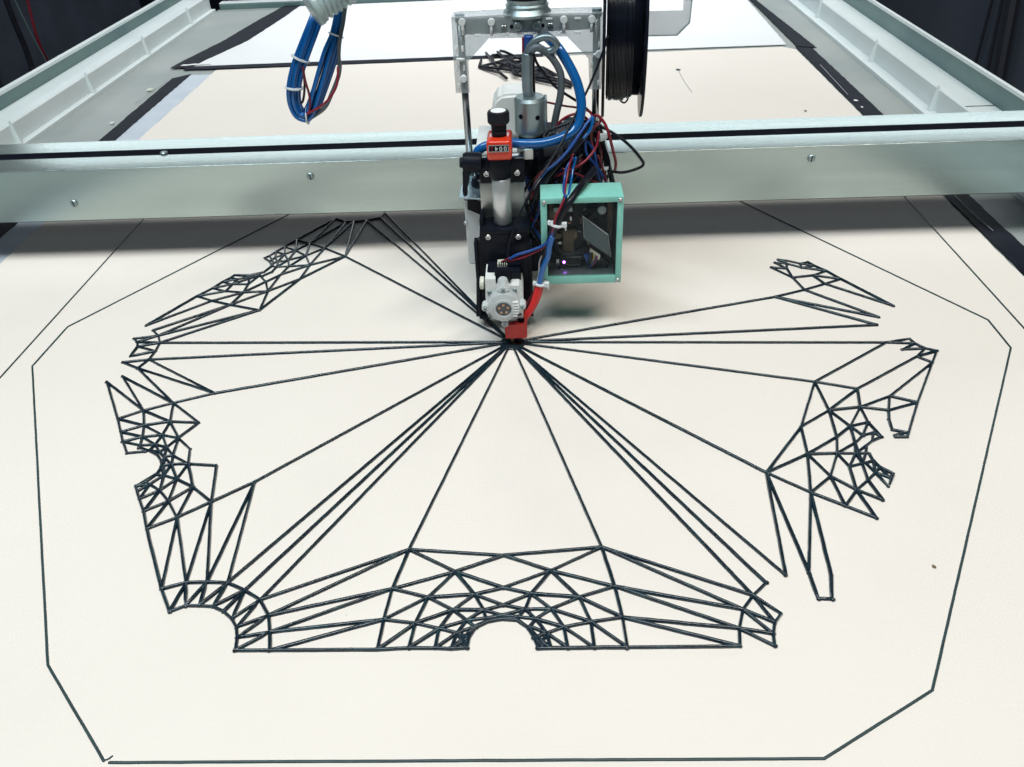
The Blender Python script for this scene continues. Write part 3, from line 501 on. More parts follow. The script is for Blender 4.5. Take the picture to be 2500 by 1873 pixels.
  [(370.2,-185.5),(376.3,-192.8)], [(-345.4,-232.5),(-354.6,-231.1)], [(18.7,-405.9),(13.3,-413.4)], [(-28.7,-416.6),(-21.8,-422.6)], [(-369,245.6),(-363.4,252.7)], 
  [(-358.5,-188.1),(-363.2,-195.8)], [(-347,-201.6),(-355.6,-203.7)], [(-30.1,-441.1),(-25.9,-433.4)], [(27.2,-415.8),(22.4,-423.1)], [(348.1,-232),(356.2,-228.9)], 
  [(-15.4,-406.2),(-13.2,-414.5)], [(-343.4,216.7),(-351.4,219.3)], [(364.9,194.6),(372.1,190.8)], [(-343.6,-215.7),(-350.9,-217.8)], [(368.6,-248.7),(363.3,-253.8)], 
  [(-345.9,232.5),(-351.1,229.7)], [(-357.7,188.2),(-361.6,192.2)], [(31.9,-431.2),(28.9,-434)], [(-388.5,-184.2),(-387.5,-187.9)], [(-13.2,-414.5),(-11.2,-417.2)], 
  [(-32,-430.4),(-29.5,-432.6)], [(13.3,-413.4),(11.6,-415.2)], [(-375.1,188.9),(-375.5,189)], ]
lat = thing('printed_lattice', 'black printed star lattice with spokes meeting under the nozzle', 'lattice', (0, 0, 0))
mm = lambda pl: [(x * .001, y * .001) for x, y in pl]
NB = 285
for e in EDGES[:NB]:
    b = nb(); bead(b, mm(e), .0032 * random.uniform(.86, 1.12), .0026); obj('bead', b, 'bead', lat, smooth=True)
b = nb()
for e in EDGES[NB:]: bead(b, mm(e), .0031, .0023, .004)
o = obj('short_beads', b, 'bead', lat, smooth=True); o['kind'] = 'stuff'
b = nb(); seen = set()
for e in EDGES:
    for p in e:
        if p in seen or abs(p[0]) + abs(p[1]) < 5: continue
        seen.add(p); r = random.uniform(.0019, .0027)
        k = bmesh.ops.create_icosphere(b, subdivisions=1, radius=r)['verts']
        dx, dy = random.uniform(-.0006, .0006), random.uniform(-.0006, .0006)
        for v in k: v.co = Vector((p[0] * .001 + dx + v.co.x, p[1] * .001 + dy + v.co.y, max(0.0001, .0004 + v.co.z * .95)))
o = obj('joint_blobs', b, 'bead', lat, smooth=True); o['kind'] = 'stuff'
b = nb(); lathe(b, (0, 0, 0), (0, 0, 1), [(.016, .0002), (.0145, .0014), (.008, .0026), (.003, .0030)], 24); obj('hub_puddle', b, 'bead', lat, smooth=True)
sk = thing('printed_outline', 'thin dark printed outline round the whole star lattice', 'outline', (0, -.5, 0))
b = nb(); bead(b, mm([(-273.5,-537.5),(223.8,-536.2),(316.3,-483.5),(574.9,-35.1),(575.8,26.9),(350,406.3),(300,490),(224,537),(-224,537),(-300,500),(-371.9,399.1),(-580.8,63.5),(-582.6,-27.5),(-357.5,-455.6),(-278.3,-536)]), .0022, .0012, .012, .04); obj('outline_bead', b, 'skirt', sk, smooth=True)
b = nb(); bead(b, mm([(-278.3,-536),(-275.5,-534.8),(-273.5,-532.6)]), .0011, .0009, .004); obj('loose_end', b, 'skirt', sk, smooth=True)
for x, lab in ((-.6105, 'straight dark printed line left of the outline, running back under the beam'), (.6092, 'straight dark printed line right of the outline, running back under the beam')):
    b = nb(); bead(b, [(x, -.12), (x * .998, .62)], .0021, .001, .02, .03); obj('printed_line', b, 'skirt', None, lab, 'line', loc=(x, .2, 0), smooth=True)
SCRAP = [[(-103,1291.8),(-104.3,1228.5)], [(-104.3,1228.5),(-17.7,1283.6)], [(-104.3,1228.5),(1.7,1160.7)], [(-104.3,1228.5),(-51.9,1155.2),(-35.2,1113.8)], [(-94.1,1357.4),(-71.4,1257.1),(-58.5,1196.7)], 
  [(-77.5,1319.5),(-71.4,1257.1)], [(-75.9,1326.3),(-63.1,1331.6)], [(-64.8,1353.2),(-41.1,1273.2),(-45.4,1233.8)], [(-58.4,1359.6),(-46.9,1350.7),(-1,1261)], 
  [(-71.4,1257.1),(3.2,1195)], [(-46.6,1273.9),(-58.5,1196.7)], [(-58.5,1196.7),(-23.2,1192.1)], [(-41.1,1273.2),(-21.4,1191.9)], [(-17.7,1283.6),(-45.2,1227.2),(-21.4,1191.9)], 
  [(-38.8,1252.7),(1.6,1170)], [(-26.8,1199),(-18.5,1129.7),(2.2,1115.1),(70.7,1060.1),(109.5,1035.6)], [(20.9,1100.9),(54.7,1108.5),(78.8,1123.4),(115.2,1054.7)], 
  [(20.7,1186.4),(48.7,1182.8),(78.8,1123.4)], [(20.8,1167.6),(67.2,1143.1)], [(26,1130.1),(71.7,1112.4)], [(-13.4,1135.1),(-3.6,1170.7)], [(-26.1,1251),(-0.2,1182.8),(29.5,1166.4),(60.5,1156.2)], 
  [(-22.3,1237.2),(1,1234.1),(3.4,1163.6)], [(-18,1197.8),(20.8,1155.2),(46.8,1164.2)], [(-14.9,1223.2),(17.2,1186.9),(55.5,1169.3)], [(-17.6,1276.7),(2.6,1253.8)], 
  [(-23.2,1192.1),(20.8,1130.8),(54.7,1108.5)], [(22.5,1179.9),(38,1134.6)], [(43.4,1180.3),(55,1126.5)], [(62.1,1149.9),(51.4,1109)], [(12,1193.9),(26,1130.1)], 
  [(36.4,1171.8),(61.8,1125.6)], [(26,1100.3),(95.8,1068.4)], [(54.7,1108.5),(111.9,1055.1)], ]
scp = thing('lattice_scrap', 'tangled black offcut of printed lattice on cloth behind the beam', 'lattice scrap', (0, 1.13, 0))
rz = random.Random(3)
for pl_ in SCRAP:
    pts = [Vector((x * .001, y * .001, .003 + .004 * rz.random() + .006 * math.exp(-((x - 20) / 70) ** 2))) for x, y in pl_]
    obj('bead', tube(nb(), pts, .0034, 7, 0), 'black_wire', scp, smooth=True)
# ------------------------------------------------------------------ gantry beam
BY0, BY1, BZ0, BZ1 = .255, .372, .0648, .1399
gb_ = thing('gantry_beam', 'wide pale aluminium gantry beam crossing the bed with a black slot on top', 'beam', (0, .31, BZ0))
r_ = .001
pr = [(BY0, BZ0), (BY1, BZ0), (BY1, BZ1), (BY1 - .043, BZ1), (BY1 - .043, BZ1 - .012), (BY1 - .0685, BZ1 - .012), (BY1 - .0685, BZ1)]
pr += [(BY0 + r_ - r_ * math.sin(math.radians(a)), BZ1 - r_ + r_ * math.cos(math.radians(a))) for a in (0, 15, 30, 45, 60, 75, 90)]
b = nb(); A_ = [b.verts.new((-1.55, y, z)) for y, z in pr]; B_ = [b.verts.new((1.45, y, z)) for y, z in pr]
b.faces.new(A_); b.faces.new(list(reversed(B_)))
for i in range(len(pr)): b.faces.new((A_[i], A_[(i + 1) % len(pr)], B_[(i + 1) % len(pr)], B_[i]))
sharp(obj('beam_body', b, 'alu', gb_), 30)
obj('slot_strip', box(nb(), -1.55, 1.45, BY1 - .0684, BY1 - .0431, BZ1 - .0122, BZ1 - .0009), 'slot', gb_)
obj('bounce_blocker', box(nb(), -1.5, 1.4, BY0 + .004, BY1 - .004, BZ0 - .003, BZ0 - .0004, .001), 'rubber', gb_)  # added unseen dark strip, stops light bouncing between beam underside and bed
for p in ((-0.6274, 0.2550, 0.0912), (-0.2814, 0.2550, 0.1202), (0.4054, 0.2550, 0.1234)):
    b = nb(); lathe(b, Vector(p) + Vector((0, .001, 0)), (0, -1, 0), [(.0052, 0), (.0052, .0024), (.0042, .0036)], 20)
    s_ = obj('slotted_screw', b, 'zinc', gb_)
    an = random.uniform(-.4, .4); u = Vector((math.sin(an), 0, math.cos(an)))
    obj('slot', tube(nb(), [Vector(p) - u * .004 + Vector((0, -.0027, 0)), Vector(p) + u * .004 + Vector((0, -.0027, 0))], .0007, 6, 0), 'slot', s_)
sn_ = (-0.5027, 0.3050, 0.1420)
b = nb(); lathe(b, (sn_[0], sn_[1] + .004, BZ1 - .002), (0, 0, 1), [(.0055, 0), (.0055, .0035), (.004, .0048)], 16); obj('slot_nut', b, 'zinc', gb_)
# ------------------------------------------------------------------ tool carriage (moves along the beam)
tc_ = thing('tool_carriage', 'black and silver tool carriage with clamp lever in front of the beam', 'carriage', (0, .09, .02))
# black slide: shouldered plate with raised side rails
pts = [(-0.0337, 0.0400, 0.1313), (0.0232, 0.0400, 0.1299), (0.0227, 0.0400, 0.1155), (0.0268, 0.0400, 0.1112), (0.0246, 0.0400, 0.0130), (-0.0450, 0.0400, 0.0149), (-0.0387, 0.0400, 0.1155), (-0.0348, 0.0400, 0.1178)]
sharp(obj('slide_plate', prism(nb(), [(p[0], p[2]) for p in pts], .040, .052), 'black_satin', tc_))
panel('edge_rib', 'black', tc_, -0.0411, -0.0375, 0.0196, 0.1193, .032, .046)
panel('edge_rib', 'black', tc_, 0.0225, 0.0260, 0.0178, 0.1151, .032, .046)
panel('bottom_lip', 'black', tc_, -0.0407, 0.0224, 0.0154, 0.0202, .033, .046)
for q in ((-0.0242, 0.0400, 0.1222), (0.0110, 0.0400, 0.1217)): screw(tc_, q, .0034)
for q in ((-0.0237, 0.0400, 0.0872), (0.0117, 0.0400, 0.0861)): screw(tc_, q, .0036, m='black_satin')
# shelf and silver back plate
z_ = (-0.0059, 0.0400, 0.1306)[2]
panel('shelf', 'black_satin', tc_, (-0.0337, 0.0400, 0.1315)[0], (0.0232, 0.0400, 0.1297)[0], z_ - .006, z_ - .0002, .0395, .078)
panel('cheek', 'black', tc_, -0.0343, -0.0298, 0.1242, 0.1392, .052, .082)
panel('back_plate', 'brushed', tc_, -0.0333, 0.0191, 0.1210, 0.1720, .080, .086)
panel('bracket_plate', 'black_satin', tc_, -0.0320, 0.0202, 0.1745, 0.2033, .074, .0795)
panel('top_edge', 'steel', tc_, 0.0059, 0.0199, 0.2029, 0.2042, .074, .092)
for q in ((-0.0241, 0.0740, 0.1859), (0.0116, 0.0740, 0.1861)): screw(tc_, q, .0036)
# clamp lever
h0, h1 = (-0.0500, 0.0660, 0.2032), (-0.0284, 0.0660, 0.2025)
b = nb(); lathe(b, h0, Vector(h1) - Vector(h0), [(.0040, -.0035), (.0058, -.003), (.0058, 0), (.0105, .0006), (.0118, .004), (.0118, .018), (.0108, (Vector(h1) - Vector(h0)).length)], 26)
lev = sharp(obj('clamp_lever', b, 'black', tc_), 40)
pts = [(-0.0492, 0.0600, 0.2024), (-0.0376, 0.0600, 0.2020), (-0.0388, 0.0600, 0.1973), (-0.0425, 0.0600, 0.1899), (-0.0449, 0.0600, 0.1829), (-0.0461, 0.0600, 0.1748), (-0.0465, 0.0600, 0.1660), (-0.0513, 0.0600, 0.1657), (-0.0517, 0.0600, 0.1728), (-0.0504, 0.0600, 0.1862), (-0.0489, 0.0600, 0.1954)]
b = prism(nb(), [(p[0], p[2]) for p in pts], .056, .066)
bmesh.ops.bevel(b, geom=b.edges[:], offset=.0012, segments=2, affect='EDGES'); sharp(obj('lever_arm', b, 'black', lev), 40)
# pale housing behind the slide with a dark window and a sloped plate
hx0, hx1 = (-0.0557, 0.1000, 0.1059)[0], (0.0233, 0.1000, 0.1035)[0]
z0, z1 = (-0.0513, 0.1000, 0.0552)[2], (-0.0449, 0.1000, 0.1493)[2]
b = box(nb(), hx0, hx1, .10, .185, z0, z1, .004); ho = sharp(obj('housing', b, 'pale_grey', tc_), 40)
pts = [(-0.0509, 0.0995, 0.1476), (-0.0320, 0.0995, 0.1396), (-0.0330, 0.0995, 0.1227), (-0.0358, 0.0995, 0.1242), (-0.0515, 0.0995, 0.1318)]
sharp(obj('window', prism(nb(), [(p[0], p[2]) for p in pts], .0985, .1005), 'black_satin', ho))
for q in ((-0.0548, 0.0990, 0.1420), (-0.0553, 0.0990, 0.1138)): screw(ho, q, .0022)
zt = z1 + .001
b = nb(); slab(b, [(hx0 - .004, .088), (hx1 - .03, .080), (hx1 - .03, .188), (hx0 - .001, .188)], zt, zt + .002); obj('cover_plate', b, 'pale_blue', tc_)
pc = (-0.0368, 0.1050, 0.1603)
b = nb(); lathe(b, (pc[0] + .004, .125, zt + .002), (0, 0, 1), [(.013, 0), (.015, .003), (.013, .008), (.0085, .011), (.0095, .016), (.0125, .019), (.0125, .025), (.010, .028)], 24); sharp(obj('bellows', b, 'black_satin', tc_), 60)
# dark blocks behind the wires
panel('drive_block', 'black', tc_, 0.0190, 0.0669, 0.1389, 0.1852, .125, .2545, .002)
panel('terminal_block', 'black', tc_, 0.0603, 0.1164, 0.1350, 0.1848, .150, .2545, .002)
panel('blue_block', 'blue_wire', tc_, 0.0196, 0.0252, 0.1425, 0.1695, .118, .124)
panel('rear_plate', 'black_satin', tc_, 0.0157, 0.0389, 0.0442, 0.1206, .10, .18, .001)
b = nb(); lathe(b, Vector((0.0752, 0.1300, 0.2277)) - Vector((0, 0, .075)), (0, 0, 1), [(.0058, 0), (.0058, .066), (.0088, .067), (.0088, .0745), (.0070, .0755), (.0062, .0715)], 20); sharp(obj('fitting', b, 'grey_hose', tc_), 40)
# white carriage cover on top of the beam
pts = [(-0.0293, 0.3200, 0.1556), (-0.0276, 0.3200, 0.1879), (-0.0235, 0.3200, 0.2021), (-0.0139, 0.3200, 0.2096), (0.0087, 0.3200, 0.2110), (0.0219, 0.3200, 0.2086), (0.0202, 0.3200, 0.1539)]
b = prism(nb(), [(p[0], max(p[2], BZ1 + .001)) for p in pts], .295, .352)
bmesh.ops.bevel(b, geom=b.edges[:], offset=.004, segments=3, affect='EDGES'); sharp(obj('beam_cover', b, 'white', tc_), 50)
panel('beam_shoe', 'white', tc_, (-0.0507, 0.3000, 0.1224)[0], (0.1303, 0.3000, 0.1224)[0], BZ1 + .0004, BZ1 + .005, .2575, .3705, .001)
rw = random.Random(11)
# ------------------------------------------------------------------ position indicator
yc = .060
ind = thing('position_indicator', 'orange red counter with black knob on top of a silver tube', 'counter', (0.0, yc, .08))
x0, x1, zb, zt2 = -0.0178, 0.0038, 0.1230, 0.1829
vcyl('tube', 'satin_tube', ind, x0, x1, z_ + .0004, zt2 + .004, yc)
xc = (x0 + x1) / 2 + .0005
x0, x1, zb, zt2 = -0.0209, 0.0053, 0.1873, 0.2086
vcyl('sleeve', 'black', ind, x0, x1, zb, zt2 + .012, yc + .002, .001)
zs_ = zt2 + .006
x0, x1, zb, zt2 = -0.0204, 0.0075, 0.2124, 0.2343
rx0, rx1, ry0 = x0, x1, .0425
b = box(nb(), x0, x1, ry0, .083, zb, zt2 + .0005, .0035, 3); hs = sharp(obj('housing', b, 'red', ind), 40)
rxc = (rx0 + rx1) / 2
wx0, wx1, wz0, wz1 = -0.0174, 0.0034, 0.2238, 0.2299
obj('window', box(nb(), wx0, wx1, .0418, .0428, wz0, wz1, .0003), 'slot', hs)
b = nb()
for (p, q, r, s) in ((wx0 - .0008, wx1 + .0008, wz1, wz1 + .0008), (wx0 - .0008, wx1 + .0008, wz0 - .0008, wz0), (wx0 - .0008, wx0, wz0, wz1), (wx1, wx1 + .0008, wz0, wz1)):
    box(b, p, q, .0412, .0428, r, s)
obj('window_frame', b, 'zinc', hs)
def text_mesh(name, txt, size, p, m, parent, flip):
    c = bpy.data.curves.new(name, 'FONT'); c.body = txt; c.size = size; c.align_x = 'CENTER'; c.align_y = 'CENTER'; c.extrude = .0001; c.offset = -.0000
    t_ = bpy.data.objects.new(name, c); COL.objects.link(t_); bpy.context.view_layer.update()
    me = bpy.data.meshes.new_from_object(t_.evaluated_get(bpy.context.evaluated_depsgraph_get()))
    COL.objects.unlink(t_); bpy.data.objects.remove(t_)
    me.transform(Matrix.Rotation(math.pi if flip else 0, 4, 'Y') @ Matrix.Rotation(math.pi / 2, 4, 'X'))
    me.transform(Matrix.Translation(Vector(p) - LOC[parent.name])); me.materials.clear()
    return link(name, me, m, parent, LOC[parent.name])
wzc = (wz0 + wz1) / 2; ww = wx1 - wx0
for i, (ch, m) in enumerate((('5', 'red_wire'), ('4', 'paper'), ('0', 'paper'), ('0', 'paper'))):
    text_mesh('digit', ch, (wz1 - wz0) * 1.12, (wx0 + ww * (.15 + .235 * i), .0414, wzc), m, hs, True)
kt = (-0.0060, 0.0600, 0.2623)[2]; kb = (-0.0064, 0.0500, 0.2483)[2]; kr = (0.0057, 0.0600, 0.2532)[0] - (-0.0065, 0.0600, 0.2536)[0]
kx = (-0.0065, 0.0600, 0.2536)[0]
nt_ = zt2 + .0003
b = nb(); lathe(b, (kx, yc + .002, 0), (0, 0, 1), [(kr * .68, nt_), (kr * .70, nt_ + .001), (kr * .70, nt_ + .005), (kr * .60, nt_ + .0062), (kr * .70, nt_ + .0075), (kr * .70, kb + .001)], 30); sharp(obj('neck', b, 'black', ind), 30)
b = nb(); lathe(b, (kx, yc + .002, 0), (0, 0, 1), [(kr * .86, kb), (kr, kb + .002), (kr, kt - .0025), (kr * .93, kt - .0006), (kr * .72, kt), (kr * .70, kt - .0006)], 40); kn = sharp(obj('knob', b, 'rubber', ind), 40)
b = nb(); lathe(b, (kx, yc + .002, 0), (0, 0, 1), [(kr * .69, kt - .0008), (kr * .69, kt + .0001)], 32); obj('cap_sticker', b, 'paper', kn)
# ------------------------------------------------------------------ coupler column
cc_ = thing('coupler_column', 'grey cylindrical metal coupler with conduit entering its top', 'coupler', (0.012, .115, .10))
x0, x1, zb, zt2 = 0.0086, 0.0449, 0.2184, 0.2564
cx, cr = (x0 + x1) / 2 + .0012, (x1 - x0) / 2 * 1.02
b = nb(); lathe(b, (cx, .118, 0), (0, 0, 1), [(cr - .003, zb - .002), (cr, zb + .002), (cr, zt2), (cr - .0025, zt2 + .0035), (cr * .45, zt2 + .0036)], 44); cb = sharp(obj('coupler', b, 'zinc', cc_), 25)
panel('flat', 'zinc', cb, cx + cr * .86, cx + cr + .0012, zb + .004, zt2 + .001, .108, .132, .0012)
for q in ((0.0107, 0.1000, 0.2413), (0.0403, 0.1000, 0.2399)):
    d = Vector((q[0] - cx, q[1] - .118 - .006, 0)).normalized(); p = Vector((cx, .118, q[2])) + d * (cr - .001)
    obj('set_screw_hole', lathe(nb(), p, d, [(.0028, 0), (.0028, .0013)], 14), 'slot', cb)
vcyl('lower_body', 'black', cc_, cx - cr * .80, cx + cr * .80, zb - .050, zb - .0025, .118)
b = nb(); lathe(b, (cx - .004, .104, zb - .024), (0, 0, 1), [(.0125, 0), (.0125, .011), (.0105, .012)], 6); obj('hex_nut', b, 'steel', cc_)
# ------------------------------------------------------------------ hoses around the column
hz = thing('conduit_loop', 'grey conduit rising from the coupler and looping over itself', 'conduit', (cx, .118, zt2))
wire('conduit', [(cx - .001, .118, zt2 + .002)] + [(0.0254, 0.1180, 0.2698), (0.0257, 0.1180, 0.2927), (0.0270, 0.1180, 0.3087), (0.0347, 0.1180, 0.3194), (0.0471, 0.1180, 0.3236), (0.0560, 0.1180, 0.3202), (0.0592, 0.1180, 0.3146), (0.0542, 0.1180, 0.3093), (0.0468, 0.1180, 0.3088), (0.0395, 0.1180, 0.3130), (0.0334, 0.1180, 0.3183)], .0040, 'grey_hose', hz)
wire('jacket', [(cx - .001, .1175, zt2 + .002)] + [(0.0254, 0.1175, 0.2699), (0.0257, 0.1175, 0.2928), (0.0268, 0.1175, 0.3072)], .0060, 'grey_hose', hz)
hz2 = thing('grey_cable', 'grey cable arching from the conduit down behind the blue hose', 'cable', (.05, .12, .15))
wire('cable', [(0.0304, 0.1130, 0.3106), (0.0362, 0.1130, 0.3139), (0.0427, 0.1150, 0.3116), (0.0525, 0.1200, 0.3025), (0.0616, 0.1220, 0.2880), (0.0644, 0.1220, 0.2756), (0.0630, 0.1220, 0.2573), (0.0590, 0.1220, 0.2404), (0.0554, 0.1220, 0.2231), (0.0544, 0.1220, 0.2152)], .0042, 'grey_wire', hz2)
b = nb(); q = Vector((0.0548, 0.1220, 0.2148)); lathe(b, q - Vector((0, 0, .012)), (0, 0, 1), [(.006, 0), (.006, .007), (.0048, .012)], 6); obj('gland', b, 'steel', hz2)
bh = thing('blue_hose', 'thick glossy blue hose curving from the loop round behind the counter', 'hose', (.05, .1, .13))
wire('hose', [(0.0424, 0.1650, 0.3178), (0.0506, 0.1450, 0.3157), (0.0611, 0.1300, 0.3085), (0.0725, 0.1220, 0.2924), (0.0814, 0.1150, 0.2753), (0.0862, 0.1080, 0.2565), (0.0852, 0.1020, 0.2407), (0.0791, 0.0960, 0.2275), (0.0628, 0.0900, 0.2197), (0.0414, 0.0870, 0.2154), (0.0201, 0.0880, 0.2149), (-0.0013, 0.0920, 0.2155), (-0.0213, 0.0940, 0.2124), (-0.0320, 0.0940, 0.2075), (-0.0365, 0.0960, 0.1998), (-0.0377, 0.1000, 0.1912)], .0056, 'blue', bh)
fd = thing('feed_cable', 'dark blue and red cable pair hanging straight behind the conduit', 'cable', (.01, .14, .2))
wire('blue_core', [(0.0281, 0.1420, 0.3204), (0.0275, 0.1420, 0.3027), (0.0281, 0.1420, 0.2780), (0.0291, 0.1420, 0.2525)], .0055, 'blue_wire', fd)
wire('black_core', [(0.0308, 0.1400, 0.3144), (0.0307, 0.1400, 0.2950), (0.0306, 0.1400, 0.2734), (0.0306, 0.1400, 0.2522)], .0040, 'black_wire', fd)
wire('red_core', [(0.0220, 0.1410, 0.3192), (0.0216, 0.1410, 0.3032), (0.0218, 0.1410, 0.2868)], .0014, 'red_wire', fd)
# ------------------------------------------------------------------ clear bracket with chrome rods
ab = thing('rod_bracket', 'clear acrylic bracket bridging two chrome rods above the carriage', 'bracket', (.01, .15, .2))
AY = .145
pts = [(-0.0580, 0.1450, 0.3415), (0.0005, 0.1450, 0.3421), (0.0568, 0.1450, 0.3414), (0.1121, 0.1450, 0.3404), (0.1139, 0.1450, 0.2989), (0.1113, 0.1450, 0.2569), (0.0979, 0.1450, 0.2574), (0.0962, 0.1450, 0.2922), (0.0716, 0.1450, 0.3172), (0.0212, 0.1450, 0.3175), (-0.0171, 0.1450, 0.3181), (-0.0422, 0.1450, 0.2938), (-0.0430, 0.1450, 0.2580), (-0.0593, 0.1450, 0.2583), (-0.0588, 0.1450, 0.3099)]
sharp(obj('front_plate', prism(nb(), [(p[0], p[2]) for p in pts], AY, AY + .004), 'acrylic', ab))
pts = [(-0.0447, 0.1530, 0.3356), (0.0150, 0.1530, 0.3357), (0.0995, 0.1530, 0.3343), (0.0996, 0.1530, 0.3221), (0.0145, 0.1530, 0.3212), (-0.0449, 0.1530, 0.3214)]
sharp(obj('cross_bar', prism(nb(), [(p[0], p[2]) for p in pts], .153, .168), 'acrylic_edge', ab))
pts = [(-0.0580, 0.1455, 0.3419), (0.0005, 0.1455, 0.3426), (0.0568, 0.1455, 0.3419), (0.1121, 0.1455, 0.3409), (0.1122, 0.1455, 0.3396), (0.0568, 0.1455, 0.3406), (0.0004, 0.1455, 0.3413), (-0.0582, 0.1455, 0.3407)]
obj('top_edge', prism(nb(), [(p[0], p[2]) for p in pts], AY - .0012, AY + .03), 'acrylic', ab)
for q in ((-0.0546, 0.1445, 0.3087), (-0.0547, 0.1445, 0.2869), (-0.0547, 0.1445, 0.2650), (-0.0477, 0.1445, 0.3080), (-0.0475, 0.1445, 0.2871), (0.1084, 0.1445, 0.3073), (0.1081, 0.1445, 0.2644), (0.1001, 0.1445, 0.2856)):
    panel('tab', 'paper', ab, q[0] - .0012, q[0] + .0012, q[2] - .0034, q[2] + .0034, AY - .0006, AY + .0006, .0002)
for q in ((-0.0292, 0.1445, 0.3223), (0.0029, 0.1445, 0.3225), (0.0190, 0.1445, 0.3222), (0.0352, 0.1445, 0.3223), (0.0674, 0.1445, 0.3217), (0.0837, 0.1445, 0.3213), (0.0518, 0.1445, 0.3368), (0.0837, 0.1445, 0.3361)):
    panel('tab', 'paper', ab, q[0] - .0036, q[0] + .0036, q[2] - .0012, q[2] + .0012, AY - .0006, AY + .0006, .0002)
for q in ((0.0166, 0.1450, 0.3300), (0.0379, 0.1450, 0.3300)): screw(ab, q, .0052, m='zinc')
for q in ((0.0007, 0.1450, 0.3286), (0.0529, 0.1450, 0.3291)): screw(ab, q, .0034, m='chrome')
for q in ((0.0095, 0.1450, 0.3299), (0.0443, 0.1450, 0.3298)): obj('bolt_hole', lathe(nb(), q, (0, -1, 0), [(.0022, -.001), (.0022, .0005)], 12), 'slot', ab)
for q in ((-0.0459, 0.1420, 0.3372), (-0.0130, 0.1420, 0.3360), (0.0680, 0.1420, 0.3355), (0.0994, 0.1420, 0.3349), (-0.0488, 0.1420, 0.2752), (0.1078, 0.1420, 0.2970)):
    obj('nylon_spacer', lathe(nb(), q, (0, -1, 0), [(.0040, -.004), (.0042, .0), (.0036, .002)], 14), 'tie', ab)
for a, c in (((-0.0461, 0.1420, 0.3372), (-0.0452, 0.1420, 0.3238)), ((-0.0130, 0.1420, 0.3360), (-0.0136, 0.1420, 0.3219)), ((0.0680, 0.1420, 0.3355), (0.0680, 0.1420, 0.3221)), ((0.0994, 0.1420, 0.3349), (0.0990, 0.1420, 0.3218)), ((-0.0553, 0.1420, 0.2975), (-0.0459, 0.1420, 0.2967)), ((0.1011, 0.1420, 0.2969), (0.1078, 0.1420, 0.2970))):
    wire('strap', [a, c], .0018, 'tie', ab, 0, 8)
for top, bot in (((-0.0496, 0.1580, 0.3363), (-0.0493, 0.1580, 0.1732)), ((0.1060, 0.1580, 0.3370), (0.1057, 0.1580, 0.1999))):
    obj('rod', cyl(nb(), (top[0] * .5 + bot[0] * .5, .158, bot[2] - .03), (top[0] * .5 + bot[0] * .5, .158, top[2]), .0042, seg=24), 'chrome', ab, smooth=True)
    obj('rod_cap', cyl(nb(), (top[0] * .5 + bot[0] * .5, .158, top[2] - .002), (top[0] * .5 + bot[0] * .5, .158, top[2] + .006), .0055, seg=16), 'zinc', ab)
# flexible sleeve on top of the bracket
fs = thing('black_sleeve', 'dark ribbed cable sleeve standing on top of clear bracket', 'sleeve', (0.0272, 0.1650, 0.3376))
q = (0.0272, 0.1650, 0.3380); sr = (0.0514, 0.1650, 0.3446)[0] - q[0]
b = nb(); lathe(b, (q[0], .165, q[2]), (0, 0, 1), [(sr * 1.12, 0), (sr * 1.14, .003), (sr * .98, .008), (sr * 1.02, .011), (sr * .93, .013), (sr * 1.0, .018), (sr * 1.0, .06), (sr * .95, .09)], 40); sharp(obj('sleeve', b, 'zinc', fs), 40)
for k in range(3):
    b = nb(); lathe(b, (q[0], .165, q[2] + .018 + k * .012), (0, 0, 1), [(sr, 0), (sr * 1.035, .002), (sr * 1.035, .005), (sr, .007)], 36); obj('rib', b, 'black_satin', fs, smooth=True)
panel('clip', 'black', fs, q[0] + sr * .88, q[0] + sr * 1.12, q[2] + .020, q[2] + .06, .150, .172, .002)
# ------------------------------------------------------------------ spool holder and spool
sh = thing('spool_holder', 'clear acrylic plate with square cut out standing behind the spool', 'bracket', (.19, .25, .2))
pts = [(0.1662, 0.2500, 0.2896), (0.2122, 0.2500, 0.2890), (0.2267, 0.2500, 0.3031), (0.2277, 0.2500, 0.3296), (0.2286, 0.2500, 0.3560), (0.2171, 0.2500, 0.3564), (0.2174, 0.2500, 0.3175), (0.1739, 0.2500, 0.3182), (0.1648, 0.2500, 0.3184)]
sharp(obj('plate', prism(nb(), [(p[0], p[2]) for p in pts], .25, .254), 'acrylic', sh))
pts = [(0.1662, 0.2495, 0.2894), (0.2123, 0.2495, 0.2888), (0.2269, 0.2495, 0.3032), (0.2278, 0.2495, 0.3297), (0.2271, 0.2495, 0.3297), (0.2262, 0.2495, 0.3036), (0.2119, 0.2495, 0.2895), (0.1661, 0.2495, 0.2901)]
obj('rim', prism(nb(), [(p[0], p[2]) for p in pts], .2497, .2545), 'acrylic_edge', sh)
SY = .215
lb_, rb_ = (0.1188, 0.2150, 0.2063), (0.1652, 0.2150, 0.2047)
sp = thing('filament_spool', 'black spool of wound filament with uneven lower windings', 'spool', (lb_[0], SY, lb_[2]))
RF = .100; szc = lb_[2] + RF
for x, s in ((lb_[0], 1), (rb_[0], -1)):
    b = nb(); lathe(b, (x - .0018, SY, szc), (1, 0, 0), [(.03, 0), (RF - .001, 0), (RF, .001), (RF, .0026), (RF - .001, .0036), (.03, .0036)], 72); sharp(obj('flange', b, 'black_satin', sp), 40)
RP = RF - ((0.1376, 0.2150, 0.2280)[2] - lb_[2])
xa, xb = lb_[0] + .0030, rb_[0] - .0030
obj('core', cyl(nb(), (xa, SY, szc), (xb, SY, szc), RP - .004, seg=64), 'black', sp, smooth=True)
nt2 = 26
